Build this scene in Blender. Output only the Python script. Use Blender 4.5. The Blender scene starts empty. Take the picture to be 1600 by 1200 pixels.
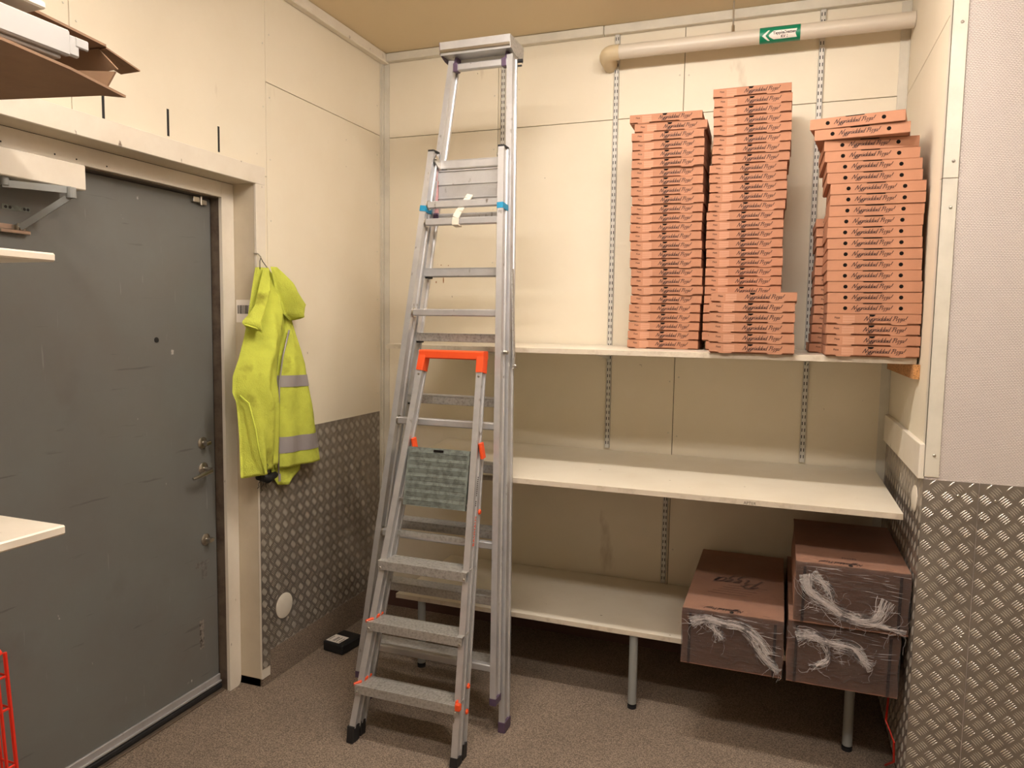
import bpy, bmesh, math, random
from mathutils import Vector, Matrix, noise
random.seed(7)
scene = bpy.context.scene
COL = scene.collection
PI = math.pi

# ------------------------------------------------------------------ camera
cam_d = bpy.data.cameras.new('camera')
cam = bpy.data.objects.new('camera', cam_d)
COL.objects.link(cam)
CAM = Vector((0, 0, 1.67))
cam_d.sensor_width = 36.0
cam_d.lens = 36.0 * 1139.78 / 1600.0
cam_d.clip_start = 0.02
YAW, PIT, ROL = math.radians(-20.196), math.radians(-4.8306), math.radians(0.8601)
fw = Vector((math.sin(YAW)*math.cos(PIT), math.cos(YAW)*math.cos(PIT), math.sin(PIT)))
rt = Vector((math.cos(YAW), -math.sin(YAW), 0)); up = rt.cross(fw)
r2 = rt*math.cos(ROL) + up*math.sin(ROL); u2 = -rt*math.sin(ROL) + up*math.cos(ROL)
m = Matrix((r2, u2, -fw)).transposed().to_4x4(); m.translation = CAM
cam.matrix_world = m
scene.camera = cam

# ------------------------------------------------------------------ world, exposure
w = bpy.data.worlds.new('world'); scene.world = w
w.use_nodes = True
w.node_tree.nodes['Background'].inputs[0].default_value = (1.0, 0.86, 0.70, 1)
w.node_tree.nodes['Background'].inputs[1].default_value = 0.05
scene.view_settings.view_transform = 'Standard'
scene.view_settings.look = 'None'
scene.view_settings.gamma = 1
scene.view_settings.use_curve_mapping = False
scene.view_settings.exposure = 1.26

FLOOR = -0.03; CEIL = 3.161
XL, XR, YB, YF = -2.186, 0.478, 3.75, 2.80
# ceiling tube lamps of the room: (x, y, length, along_x, watts)
LAMPS = [(-0.45, 2.12, 1.1, True, 27.0), (-0.9, 0.75, 1.2, True, 19.0), (0.9, 0.6, 1.2, True, 17.0)]
LAMP_COL = (1.0, 0.912, 0.825)

# ------------------------------------------------------------------ materials
def srgb(r, g, b):
    f = lambda c: (c/255/12.92 if c/255 <= .04045 else ((c/255+.055)/1.055)**2.4)
    return (f(r), f(g), f(b), 1)
def mat(name, col, rough=.5, metal=0, bump=None, var=None, spec=.5, **kw):
    """bump=(scale,strength,detail), var=(scale,col2,lo,hi)"""
    mt = bpy.data.materials.new(name); mt.use_nodes = True
    nt = mt.node_tree; b = nt.nodes['Principled BSDF']
    b.inputs['Base Color'].default_value = col
    b.inputs['Roughness'].default_value = rough
    b.inputs['Metallic'].default_value = metal
    b.inputs['Specular IOR Level'].default_value = spec
    tc = nt.nodes.new('ShaderNodeTexCoord')
    if var:
        n = nt.nodes.new('ShaderNodeTexNoise'); n.inputs['Scale'].default_value = var[0]
        n.inputs['Detail'].default_value = 6; n.inputs['Roughness'].default_value = .65
        nt.links.new(tc.outputs['Object'], n.inputs['Vector'])
        r = nt.nodes.new('ShaderNodeValToRGB')
        r.color_ramp.elements[0].position = var[2]; r.color_ramp.elements[1].position = var[3]
        r.color_ramp.elements[0].color = col; r.color_ramp.elements[1].color = var[1]
        nt.links.new(n.outputs['Fac'], r.inputs['Fac'])
        nt.links.new(r.outputs['Color'], b.inputs['Base Color'])
    if bump:
        n = nt.nodes.new('ShaderNodeTexNoise'); n.inputs['Scale'].default_value = bump[0]
        n.inputs['Detail'].default_value = bump[2] if len(bump) > 2 else 3
        nt.links.new(tc.outputs['Object'], n.inputs['Vector'])
        bp = nt.nodes.new('ShaderNodeBump'); bp.inputs['Strength'].default_value = bump[1]
        bp.inputs['Distance'].default_value = .004
        nt.links.new(n.outputs['Fac'], bp.inputs['Height'])
        nt.links.new(bp.outputs['Normal'], b.inputs['Normal'])
    return mt
def add_marks(mt, col, scale, lo, hi, stretch=(1, 1, 1), seed=0.0):
    """sparse scuffs of another colour laid over what already drives the base colour"""
    nt = mt.node_tree; b = nt.nodes['Principled BSDF']
    tc = nt.nodes.new('ShaderNodeTexCoord'); mp = nt.nodes.new('ShaderNodeMapping')
    mp.inputs['Scale'].default_value = stretch; mp.inputs['Location'].default_value = (seed, seed*2, seed*3)
    n = nt.nodes.new('ShaderNodeTexNoise'); n.inputs['Scale'].default_value = scale; n.inputs['Detail'].default_value = 5
    nt.links.new(tc.outputs['Object'], mp.inputs['Vector']); nt.links.new(mp.outputs['Vector'], n.inputs['Vector'])
    r = nt.nodes.new('ShaderNodeValToRGB'); r.color_ramp.elements[0].position = lo; r.color_ramp.elements[1].position = hi
    nt.links.new(n.outputs['Fac'], r.inputs['Fac'])
    mx = nt.nodes.new('ShaderNodeMix'); mx.data_type = 'RGBA'
    nt.links.new(r.outputs['Color'], mx.inputs[0])
    src = b.inputs['Base Color']
    if src.is_linked: nt.links.new(src.links[0].from_socket, mx.inputs[6])
    else: mx.inputs[6].default_value = src.default_value
    mx.inputs[7].default_value = col
    nt.links.new(mx.outputs[2], src)

M = {}
M['wall'] = mat('cream_wall_panel', srgb(230, 221, 202), .55, bump=(60, .06), var=(1.3, srgb(223, 212, 190), .35, .75))
add_marks(M['wall'], srgb(176, 156, 130), 5, .68, .80, (1, 1, .35), 3.1)
add_marks(M['wall'], srgb(110, 96, 80), 26, .735, .78, (1, 1, .8), 8.0)
M['substrate'] = mat('dark_joint', srgb(70, 60, 48), .9)
M['ceil'] = mat('tan_ceiling', srgb(218, 200, 166), .7, bump=(20, .05))
M['trim'] = mat('grey_white_trim', srgb(214, 208, 194), .35, var=(6, srgb(200, 194, 180), .4, .7))
M['paint'] = mat('off_white_paint', srgb(226, 218, 204), .42, var=(4, srgb(216, 206, 190), .4, .7))
add_marks(M['paint'], srgb(120, 104, 88), 30, .70, .76, (1, 1, .5), 1.7)
M['reveal'] = mat('reveal_paint', srgb(206, 194, 172), .5, var=(3, srgb(190, 176, 152), .4, .8))
M['paper'] = mat('woven_wallpaper', srgb(222, 210, 204), .85)
nt = M['paper'].node_tree; bs = nt.nodes['Principled BSDF']
tc = nt.nodes.new('ShaderNodeTexCoord'); br = nt.nodes.new('ShaderNodeTexBrick')
mp = nt.nodes.new('ShaderNodeMapping'); mp.inputs['Rotation'].default_value = (PI/2, 0, 0)
br.inputs['Scale'].default_value = 1; br.inputs['Brick Width'].default_value = .009; br.inputs['Row Height'].default_value = .0055
br.inputs['Mortar Size'].default_value = .0011; br.inputs['Mortar Smooth'].default_value = 1
nt.links.new(tc.outputs['Object'], mp.inputs['Vector']); nt.links.new(mp.outputs['Vector'], br.inputs['Vector'])
bp = nt.nodes.new('ShaderNodeBump'); bp.inputs['Strength'].default_value = 1.0; bp.inputs['Distance'].default_value = .0026; bp.invert = True
nt.links.new(br.outputs['Fac'], bp.inputs['Height']); nt.links.new(bp.outputs['Normal'], bs.inputs['Normal'])
M['door'] = mat('grey_door_paint', srgb(110, 112, 109), .48, var=(2.2, srgb(105, 103, 99), .35, .7), bump=(12, .05))
add_marks(M['door'], srgb(176, 172, 166), 22, .735, .765, (1, 1, .6), 5.5)
add_marks(M['door'], srgb(92, 84, 78), 2.4, .60, .80, (1, 1, 1), 9.2)
add_marks(M['door'], srgb(92, 91, 88), 5, .67, .72, (1, .7, 9), 12.3)
add_marks(M['door'], srgb(124, 124, 121), 7, .70, .73, (1, 9, .6), 21.0)
M['jamb'] = mat('worn_steel_jamb', srgb(120, 106, 92), .4, .35, var=(9, srgb(84, 70, 62), .45, .7))
M['alu'] = mat('aluminium', srgb(200, 200, 202), .36, .6, bump=(90, .03), var=(14, srgb(184, 184, 186), .4, .8))
add_marks(M['alu'], srgb(120, 112, 104), 30, .66, .74, (1, 1, .5), 2.2)
M['alu2'] = mat('worn_aluminium_tread', srgb(182, 180, 176), .45, .5, bump=(70, .1), var=(95, srgb(140, 136, 130), .45, .7))
M['plate'] = mat('tread_plate_aluminium', srgb(150, 142, 133), .36, .5, var=(2.4, srgb(126, 117, 108), .35, .7))
M['bars'] = mat('polished_relief_bars', srgb(190, 183, 172), .30, .5, var=(5, srgb(166, 157, 146), .35, .7))
M['steel'] = mat('brushed_steel', srgb(190, 184, 174), .28, 1)
M['purple'] = mat('purple_plastic', srgb(84, 66, 88), .45)
M['pink'] = mat('pink_plastic', srgb(178, 132, 134), .5)
M['blue'] = mat('blue_tape', srgb(22, 134, 176), .5)
M['black'] = mat('black_rubber', srgb(24, 24, 26), .6)
M['nearblack'] = mat('painted_hole_shade', srgb(22, 18, 16), .9, spec=.1)  # near-black patches stand in for the shaded insides of holes and slots
M['orange'] = mat('orange_plastic', srgb(232, 82, 34), .45)
M['greyplastic'] = mat('grey_green_plastic', srgb(120, 128, 122), .55, bump=(120, .1), var=(40, srgb(96, 100, 94), .45, .6))
M['laminate'] = mat('white_laminate', srgb(228, 220, 204), .3, var=(3, srgb(220, 210, 192), .4, .7))
add_marks(M['laminate'], srgb(150, 132, 110), 40, .73, .77, (1, 1, 1), 6.6)
M['edge'] = mat('shelf_edge_band', srgb(204, 192, 174), .5, var=(18, srgb(170, 154, 134), .5, .75))
M['white'] = mat('white_enamel', srgb(208, 205, 198), .35)
M['railgrey'] = mat('light_grey_rail', srgb(170, 168, 166), .4)
M['greypost'] = mat('grey_post_paint', srgb(140, 142, 140), .4)
M['pipe'] = mat('grey_pipe_plastic', srgb(206, 196, 180), .38)
M['pipe2'] = mat('yellowed_pipe_plastic', srgb(204, 186, 152), .42)
M['green'] = mat('green_sticker', srgb(0, 128, 92), .4)
M['stickerwhite'] = mat('sticker_white', srgb(238, 230, 222), .5)
M['kraft'] = mat('kraft_cardboard', srgb(176, 124, 95), .78, var=(10, srgb(168, 116, 88), .4, .7))
M['kraftlight'] = mat('kraft_light_print', srgb(188, 139, 112), .78)
M['carton'] = mat('brown_carton', srgb(158, 116, 94), .7, var=(6, srgb(148, 107, 86), .4, .7))
M['cartond'] = mat('carton_crease', srgb(82, 56, 48), .8)
M['ink'] = mat('dark_brown_ink', srgb(60, 34, 26), .7)
M['flatcard'] = mat('plain_cardboard', srgb(142, 112, 86), .8, var=(8, srgb(130, 101, 77), .4, .7))
M['inkfaint'] = mat('faint_brown_ink', srgb(100, 70, 58), .7)
M['inkgrey'] = mat('grey_ink', srgb(70, 64, 60), .7)
M['hivis'] = mat('hi_vis_fleece', srgb(204, 212, 88), .95, bump=(240, .8, 4), var=(7, srgb(180, 186, 78), .4, .75), spec=.15)
add_marks(M['hivis'], srgb(128, 122, 46), 9, .58, .76, (1, 1, 1), 4.4)
M['hiedge'] = mat('hi_vis_piping', srgb(216, 228, 90), .8)
M['reflect'] = mat('reflective_tape', srgb(160, 154, 156), .35, .2, bump=(80, .1))
M['osb'] = mat('raw_chipboard', srgb(196, 142, 88), .9, var=(120, srgb(120, 78, 40), .45, .65))
M['red'] = mat('red_wire_coating', srgb(206, 40, 20), .4)
M['floor'] = mat('speckled_vinyl_floor', srgb(136, 118, 102), .7, bump=(260, .12))
nt = M['floor'].node_tree; bs = nt.nodes['Principled BSDF']
tc = nt.nodes.new('ShaderNodeTexCoord'); n1 = nt.nodes.new('ShaderNodeTexNoise'); n1.inputs['Scale'].default_value = 210; n1.inputs['Detail'].default_value = 2
n2 = nt.nodes.new('ShaderNodeTexNoise'); n2.inputs['Scale'].default_value = 2.2; n2.inputs['Detail'].default_value = 4
ra = nt.nodes.new('ShaderNodeValToRGB'); ra.color_ramp.elements[0].position = .36; ra.color_ramp.elements[1].position = .66
ra.color_ramp.elements[0].color = srgb(98, 85, 74); ra.color_ramp.elements[1].color = srgb(168, 150, 132)
rb = nt.nodes.new('ShaderNodeValToRGB'); rb.color_ramp.elements[0].position = .35; rb.color_ramp.elements[1].position = .7
rb.color_ramp.elements[0].color = (.78, .78, .78, 1); rb.color_ramp.elements[1].color = (1, 1, 1, 1)
mx = nt.nodes.new('ShaderNodeMix'); mx.data_type = 'RGBA'; mx.blend_type = 'MULTIPLY'; mx.inputs[0].default_value = 1
for n in (n1, n2): nt.links.new(tc.outputs['Object'], n.inputs['Vector'])
nt.links.new(n1.outputs['Fac'], ra.inputs['Fac']); nt.links.new(n2.outputs['Fac'], rb.inputs['Fac'])
nt.links.new(ra.outputs['Color'], mx.inputs[6]); nt.links.new(rb.outputs['Color'], mx.inputs[7]); nt.links.new(mx.outputs[2], bs.inputs['Base Color'])
# stretch film: glossy transparent sheet, tinted on the front to darken carton faces
def film(name, fac, col, rough, tint=(1, 1, 1, 1)):
    mt = bpy.data.materials.new(name); mt.use_nodes = True; nt = mt.node_tree
    for n in list(nt.nodes): nt.nodes.remove(n)
    o = nt.nodes.new('ShaderNodeOutputMaterial'); tr = nt.nodes.new('ShaderNodeBsdfTransparent'); tr.inputs[0].default_value = tint
    pr = nt.nodes.new('ShaderNodeBsdfPrincipled'); pr.inputs['Base Color'].default_value = col; pr.inputs['Roughness'].default_value = rough
    pr.inputs['Specular IOR Level'].default_value = .9
    tc = nt.nodes.new('ShaderNodeTexCoord'); mp = nt.nodes.new('ShaderNodeMapping'); mp.inputs['Scale'].default_value = (1, 1, 3)
    n = nt.nodes.new('ShaderNodeTexNoise'); n.inputs['Scale'].default_value = 22; n.inputs['Detail'].default_value = 7; n.inputs['Distortion'].default_value = 1.2
    nt.links.new(tc.outputs['Object'], mp.inputs['Vector']); nt.links.new(mp.outputs['Vector'], n.inputs['Vector'])
    bp = nt.nodes.new('ShaderNodeBump'); bp.inputs['Strength'].default_value = 1; bp.inputs['Distance'].default_value = .02
    nt.links.new(n.outputs['Fac'], bp.inputs['Height']); nt.links.new(bp.outputs['Normal'], pr.inputs['Normal'])
    r = nt.nodes.new('ShaderNodeMapRange'); r.inputs['From Min'].default_value = .45; r.inputs['From Max'].default_value = .75
    r.inputs['To Min'].default_value = fac; r.inputs['To Max'].default_value = min(1, fac*2.2)
    nt.links.new(n.outputs['Fac'], r.inputs['Value'])
    mx = nt.nodes.new('ShaderNodeMixShader'); nt.links.new(r.outputs['Result'], mx.inputs[0])
    nt.links.new(tr.outputs[0], mx.inputs[1]); nt.links.new(pr.outputs[0], mx.inputs[2]); nt.links.new(mx.outputs[0], o.inputs['Surface'])
    return mt
M['film'] = film('tinted_stretch_film', .22, (.10, .09, .09, 1), .14, (.56, .55, .56, 1))
M['filmtop'] = film('clear_stretch_film_single', .10, (.2, .18, .18, 1), .16)
M['webfilm'] = film('bunched_stretch_film', .25, (.85, .83, .82, 1), .35)
M['strand'] = mat('white_film_strands', srgb(216, 208, 206), .4)
def lit(watts, length):
    """glowing diffuser: radiant power spread over its surface"""
    mt = bpy.data.materials.new('lit_diffuser'); mt.use_nodes = True
    e = mt.node_tree.nodes['Principled BSDF']; e.inputs['Base Color'].default_value = (.8, .8, .8, 1)
    e.inputs['Emission Color'].default_value = (*LAMP_COL, 1)
    e.inputs['Emission Strength'].default_value = watts/(PI*(.09+.07)*length); return mt

# ------------------------------------------------------------------ mesh builder
class MB:
    def __init__(s): s.v = []; s.f = []
    def add(s, vs, fs):
        b = len(s.v); s.v += [Vector(v) for v in vs]; s.f += [tuple(b+i for i in f) for f in fs]; return s
    def box(s, a, b, c=0.0):
        """axis box between corners a, b with chamfer c"""
        x0, y0, z0 = [min(a[i], b[i]) for i in range(3)]; x1, y1, z1 = [max(a[i], b[i]) for i in range(3)]
        if c <= 0:
            return s.add([(x0,y0,z0),(x1,y0,z0),(x1,y1,z0),(x0,y1,z0),(x0,y0,z1),(x1,y0,z1),(x1,y1,z1),(x0,y1,z1)],
                         [(0,3,2,1),(4,5,6,7),(0,1,5,4),(1,2,6,5),(2,3,7,6),(3,0,4,7)])
        c = min(c, (x1-x0)*.45, (y1-y0)*.45, (z1-z0)*.45)
        bm = bmesh.new(); bmesh.ops.create_cube(bm, size=1)
        for v in bm.verts: v.co = Vector(((x0+x1)/2+v.co.x*(x1-x0), (y0+y1)/2+v.co.y*(y1-y0), (z0+z1)/2+v.co.z*(z1-z0)))
        bmesh.ops.bevel(bm, geom=bm.edges[:], offset=c, segments=1, affect='EDGES')
        s.bm(bm); return s
    def bm(s, bm, mtx=None):
        bm.verts.index_update()
        s.add([(mtx @ v.co if mtx else v.co) for v in bm.verts], [[v.index for v in f.verts] for f in bm.faces]); bm.free()
    def bar(s, p, q, wx, wy, side=None, c=0.0, prof=None):
        """bar from p to q; side = vector of the width direction; prof = list of (u,v) in unit half sizes"""
        p = Vector(p); q = Vector(q); d = (q-p).normalized()
        side = Vector(side) if side is not None else Vector((1, 0, 0))
        side = (side - d*side.dot(d)).normalized(); oth = d.cross(side)
        if prof is None:
            k = c
            prof = [(-1,-1),(1,-1),(1,1),(-1,1)] if k <= 0 else None
            if prof is None:
                a, b = 1-2*k/wx, 1-2*k/wy
                prof = [(-a,-1),(a,-1),(1,-b),(1,b),(a,1),(-a,1),(-1,b),(-1,-b)]
        n = len(prof); vs = []
        for e in (p, q):
            for u, v in prof: vs.append(e + side*u*wx/2 + oth*v*wy/2)
        fs = [(i, (i+1) % n, n+(i+1) % n, n+i) for i in range(n)] + [tuple(range(n-1, -1, -1)), tuple(range(n, 2*n))]
        return s.add(vs, fs)
    def tube(s, pts, r, n=8, closed=False, caps=True):
        pts = [Vector(p) for p in pts]; k = len(pts); rings = []
        ref = Vector((.13, .31, .94)).normalized()
        b = len(s.v)
        for i, p in enumerate(pts):
            if closed: d = pts[(i+1) % k]-pts[i-1]
            else: d = pts[min(i+1, k-1)]-pts[max(i-1, 0)]
            d.normalize(); a = d.cross(ref)
            if a.length < .1: a = d.cross(Vector((1, 0, 0)))
            a.normalize(); c = d.cross(a)
            rr = r[i] if isinstance(r, (list, tuple)) else r
            for j in range(n):
                t = 2*PI*j/n; s.v.append(p + a*math.cos(t)*rr + c*math.sin(t)*rr)
        m_ = k if closed else k-1
        for i in range(m_):
            for j in range(n):
                i2 = (i+1) % k
                s.f.append((b+i*n+j, b+i*n+(j+1) % n, b+i2*n+(j+1) % n, b+i2*n+j))
        if caps and not closed:
            s.f.append(tuple(b+j for j in range(n-1, -1, -1))); s.f.append(tuple(b+(k-1)*n+j for j in range(n)))
        return s
    def disc(s, c, nrm, r, t, n=24, ry=None, dome=0):
        """short cylinder centred on c, thickness t along nrm, optional domed front"""
        nrm = Vector(nrm).normalized(); a = nrm.cross(Vector((0, 0, 1)))
        if a.length < .1: a = nrm.cross(Vector((1, 0, 0)))
        a.normalize(); b2 = a.cross(nrm); c = Vector(c); ry = ry or r
        rings = [(0, 1), (t*(1 if not dome else .5), 1)] + ([(t+dome*.7, .7), (t+dome, .25)] if dome else [])
        vs = []
        for h, k in rings:
            for j in range(n):
                th = 2*PI*j/n; vs.append(c + nrm*h + a*math.cos(th)*r*k + b2*math.sin(th)*ry*k)
        fs = []
        for i in range(len(rings)-1):
            for j in range(n): fs.append((i*n+j, i*n+(j+1) % n, (i+1)*n+(j+1) % n, (i+1)*n+j))
        fs.append(tuple(range(n-1, -1, -1))); fs.append(tuple((len(rings)-1)*n+j for j in range(n)))
        return s.add(vs, fs)
    def prism(s, poly, axis, a, b):
        """extrude 2D poly (in the two other axes, in order) along axis from a to b"""
        def P(u, v, t):
            return {'x': (t, u, v), 'y': (u, t, v), 'z': (u, v, t)}[axis]
        n = len(poly)
        return s.add([P(u, v, a) for u, v in poly] + [P(u, v, b) for u, v in poly],
                     [(i, (i+1) % n, n+(i+1) % n, n+i) for i in range(n)] + [tuple(range(n-1, -1, -1)), tuple(range(n, 2*n))])
    def xform(s, mtx): s.v = [mtx @ v for v in s.v]; return s
    def mesh(s, name, mt, origin=(0, 0, 0), smooth=False, recalc=True):
        me = bpy.data.meshes.new(name); o = Vector(origin)
        me.from_pydata([v-o for v in s.v], [], s.f)
        if recalc:
            bm = bmesh.new(); bm.from_mesh(me); bmesh.ops.recalc_face_normals(bm, faces=bm.faces[:]); bm.to_mesh(me); bm.free()
        if mt: me.materials.append(M[mt] if isinstance(mt, str) else mt)
        if smooth:
            me.shade_smooth()
            if smooth == 'auto': me.set_sharp_from_angle(angle=math.radians(35))
        return me

def link(name, data, parent=None, loc=None):
    o = bpy.data.objects.new(name, data); COL.objects.link(o)
    if parent: o.parent = parent
    if loc is not None: o.location = loc
    return o
def tag(o, label=None, cat=None, group=None, kind=None):
    if label: o['label'] = label
    if cat: o['category'] = cat
    if group: o['group'] = group
    if kind: o['kind'] = kind
    return o
ORG = {}
def thing(name, label, cat, loc, group=None):
    o = link(name, None, None, loc); ORG[o.name] = Vector(loc); o.empty_display_size = .05
    return tag(o, label, cat, group)
def setting(name, loc=(0, 0, 0)):
    o = link(name, None, None, loc); ORG[o.name] = Vector(loc); o['kind'] = 'structure'; return o
def part(name, mb, mt, parent, smooth=False, label=None, kind=None, recalc=True):
    org = ORG[parent.name]
    o = link(name, mb.mesh(name, mt, org, smooth, recalc), parent); ORG[o.name] = org
    return tag(o, label, None, None, kind)
def solo(name, mb, mt, label, cat, loc, group=None, smooth=False):
    o = link(name, mb.mesh(name, mt, loc, smooth), None, loc); ORG[o.name] = Vector(loc)
    return tag(o, label, cat, group)
def struct(name, mb, mt, loc=(0, 0, 0), smooth=False):
    o = link(name, mb.mesh(name, mt, loc, smooth), None, loc); ORG[o.name] = Vector(loc); o['kind'] = 'structure'; return o

def text_mb(txt, size, mtx, shear=0, bold=0.0, align='LEFT', space=1.0, xs=1.0):
    c = bpy.data.curves.new('txt', 'FONT'); c.body = txt; c.size = size; c.shear = shear; c.offset = bold
    c.align_x = align; c.space_character = space; c.resolution_u = 2
    o = bpy.data.objects.new('txt', c); COL.objects.link(o)
    bpy.context.view_layer.update()
    me = bpy.data.meshes.new_from_object(o.evaluated_get(bpy.context.evaluated_depsgraph_get()))
    mb = MB(); mb.add([mtx @ Vector((v.co.x*xs, v.co.y, 0)) for v in me.vertices], [tuple(p.vertices) for p in me.polygons])
    COL.objects.unlink(o); bpy.data.objects.remove(o); bpy.data.curves.remove(c); bpy.data.meshes.remove(me)
    return mb
def frame_mtx(origin, right, upv):
    r = Vector(right).normalized(); u = Vector(upv).normalized(); n = r.cross(u)
    m = Matrix((r, u, n)).transposed().to_4x4(); m.translation = Vector(origin); return m

# brush-script lettering drawn as ribbons
def _smooth(pts, k=4):
    if len(pts) < 3: return [Vector((*p, 0)) for p in pts]
    P = [Vector((*p, 0)) for p in pts]; P = [2*P[0]-P[1]] + P + [2*P[-1]-P[-2]]; out = []
    for i in range(1, len(P)-2):
        for j in range(k):
            t = j/k; a, b, c, d = P[i-1:i+3]
            out.append(.5*((2*b)+(c-a)*t+(2*a-5*b+4*c-d)*t*t+(3*b-a-3*c+d)*t**3))
    out.append(P[-2]); return out
_bowl = [(.6,.9),(.22,.95),(0,.42),(.2,.02),(.5,.4),(.63,.95)]
GL = {'N': ([[(-.1,0),(.05,.3),(.35,1.8)],[(.35,1.8),(.85,.02)],[(.85,.02),(1.25,1.9),(1.4,1.95)]], 1.45),
 'y': ([[(0,.95),(.05,.2),(.3,.05),(.6,.9)],[(.65,1),(.5,-.4),(.15,-.8),(-.05,-.5),(.75,.2)]], .78),
 'g': ([_bowl,[(.63,.95),(.5,-.4),(.15,-.8),(-.05,-.5),(.75,.2)]], .8),
 'r': ([[(.05,0),(.12,1)],[(.08,.5),(.3,.95),(.5,.85)]], .52),
 'a': ([_bowl,[(.63,.95),(.55,.15),(.78,.15)]], .82),
 'd': ([_bowl,[(.72,1.9),(.57,.15),(.8,.15)]], .84),
 'P': ([[(.4,1.75),(.1,0)],[(-.05,1.4),(.35,1.85),(.9,1.65),(.8,1.05),(.25,.85)]], .95),
 'i': ([[(.1,1),(.07,.15),(.3,.12)],[(.15,1.42),(.17,1.52)]], .4),
 'z': ([[(0,.85),(.5,.95),(.1,.4),(.42,.2),(.35,-.5),(0,-.6)]], .62),
 '!': ([[(.35,1.85),(.12,.55)],[(.03,.05),(.06,.15)]], .4)}
GL['ä'] = (GL['a'][0] + [[(.2,1.35),(.22,1.47)],[(.5,1.35),(.52,1.47)]], .82)
def script_mb(txt, width, mtx, thick=.17, sy=.80):
    mb = MB(); x = 0; st = []
    for ch in txt:
        if ch == ' ': x += .5; continue
        ss, adv = GL[ch]
        for s in ss: st.append([(px+x+.28*py, py) for px, py in s])
        x += adv
    k = width/x
    for s in st:
        pts = _smooth(s); n = len(pts); L = []; R = []
        for i, p in enumerate(pts):
            d = (pts[min(i+1, n-1)]-pts[max(i-1, 0)]).normalized(); q = Vector((-d.y, d.x, 0))
            wd = thick*(.34 + .5*abs(d.y))*(1 if 0 < i < n-1 or n == 2 else .6)
            a_ = (p+q*wd/2)*k; b_ = (p-q*wd/2)*k; L.append(mtx @ Vector((a_.x, a_.y*sy, 0))); R.append(mtx @ Vector((b_.x, b_.y*sy, 0)))
        mb.add(L+R, [(i, n+i, n+i+1, i+1) for i in range(n-1)])
    return mb

# ================================================================== SETTING
# floor
struct('floor', MB().box((-2.75, -2.3, FLOOR-.06), (2.75, 3.95, FLOOR)), 'floor')
# ceiling with one sheet joint
ce = struct('ceiling', MB().box((-2.75, -2.3, CEIL), (2.75, 3.95, CEIL+.05)), 'ceil')

def panel(wall, axis, face, u0, u1, z0, z1, t=.010, mt='wall', gap=.0015):
    """wall sheet; face = coordinate of visible side; t signed thickness away from the room"""
    g = gap; mb = MB()
    if axis == 'x': mb.box((face, u0+g, z0+g), (face+t, u1-g, z1-g), .0012)
    else: mb.box((u0+g, face, z0+g), (u1-g, face+t, z1-g), .0012)
    return part('wall_panel', mb, mt, wall)
def screws(wall, pts, n, r=.004, mt='trim'):
    mb = MB()
    for p in pts: mb.disc(p, n, r, .0012, 8, dome=.0012)
    return part('screw_heads', mb, mt, wall, smooth=False, kind='stuff')

# back wall
wb = setting('wall_back', (0, YB, 0))
part('backing', MB().box((XL-.25, YB+.009, FLOOR), (XR+.2, YB+.06, CEIL)), 'substrate', wb)
JX = [XL, -1.482, -.503, XR]; JZ = 2.705
for i in range(3):
    panel(wb, 'y', YB, JX[i], JX[i+1], JZ, CEIL); panel(wb, 'y', YB, JX[i], JX[i+1], .12, JZ)
pts = []
for x in JX[1:3]:
    for s in (-.022, .022):
        for z in [.5+.3*k for k in range(9)]: pts.append((x+s, YB-.001, z+random.uniform(-.02, .02)))
screws(wb, pts, (0, -1, 0))
mb = MB()
for x, z, h in ((-1.83, 1.955, .012), (-1.815, 1.93, .022), (-1.80, 1.90, .035), (-1.79, 1.945, .008), (-1.815, 1.985, .006), (-1.77, 1.982, .005), (-1.845, 1.89, .012)):
    mb.disc((x, YB-.0002, z), (0, -1, 0), .0035, .0003, 8, ry=h/2)
part('brown_splashes', mb, mat('dried_brown_splash', srgb(150, 104, 60), .5), wb, kind='stuff')
struct('baseboard_back', MB().box((XL, YB-.006, FLOOR), (XR, YB+.02, .12)), 'cartond')

# left wall (with the door recess)
YO0, YO1, ZO = 1.30, 2.645, 2.257
wl = setting('wall_left', (XL, 2, 0))
part('backing', MB().box((XL-.22, YO1+.01, FLOOR), (XL-.009, YB+.06, CEIL)).box((XL-.22, YO0, ZO+.012), (XL-.009, YO1+.01, CEIL))
     .box((XL-.22, -2.3, FLOOR), (XL-.009, YO0-.01, CEIL)), 'substrate', wl)
for a in [(2.734, YB-.0, 2.712, CEIL), (2.734, YB, .12, 2.712), (1.781, 2.734, 2.3, CEIL), (.85, 1.781, 2.3, CEIL), (2.66, 2.734, .12, 2.3),
          (-.3, .85, 2.3, CEIL), (-.3, 1.25, FLOOR, 2.3), (-2.3, -.3, FLOOR, CEIL)]:
    panel(wl, 'x', XL, a[0], a[1], a[2], a[3], -.010)
pts = []
for z in [1.25+.27*k for k in range(8)]:
    pts += [(XL+.001, 2.714, z), (XL+.001, 2.757, z+.05), (XL+.001, 3.68, z)]
for z in (2.45, 2.62, 2.8, 3.0): pts += [(XL+.001, 1.805, z), (XL+.001, 1.76, z+.04)]
screws(wl, pts, (1, 0, 0))
bb = struct('baseboard_left', MB().box((XL-.13, 2.655, FLOOR), (XL+.004, YB, .125)), 'floor')
# three black tape marks on the wall above the door casing
for k, (y, z0, z1, t) in enumerate([(1.897, 2.335, 2.43, 'leftmost, partly behind the cardboard'), (2.176, 2.345, 2.444, 'middle one of three'), (2.438, 2.344, 2.446, 'rightmost of three')]):
    solo('tape_strip', MB().box((XL+.0002, y-.005, z0), (XL+.0012, y+.005, z1)), 'black', 'short black tape strip above the door casing, ' + t, 'tape',
         (XL, y, z0), 'black tape strips above the door')

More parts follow.
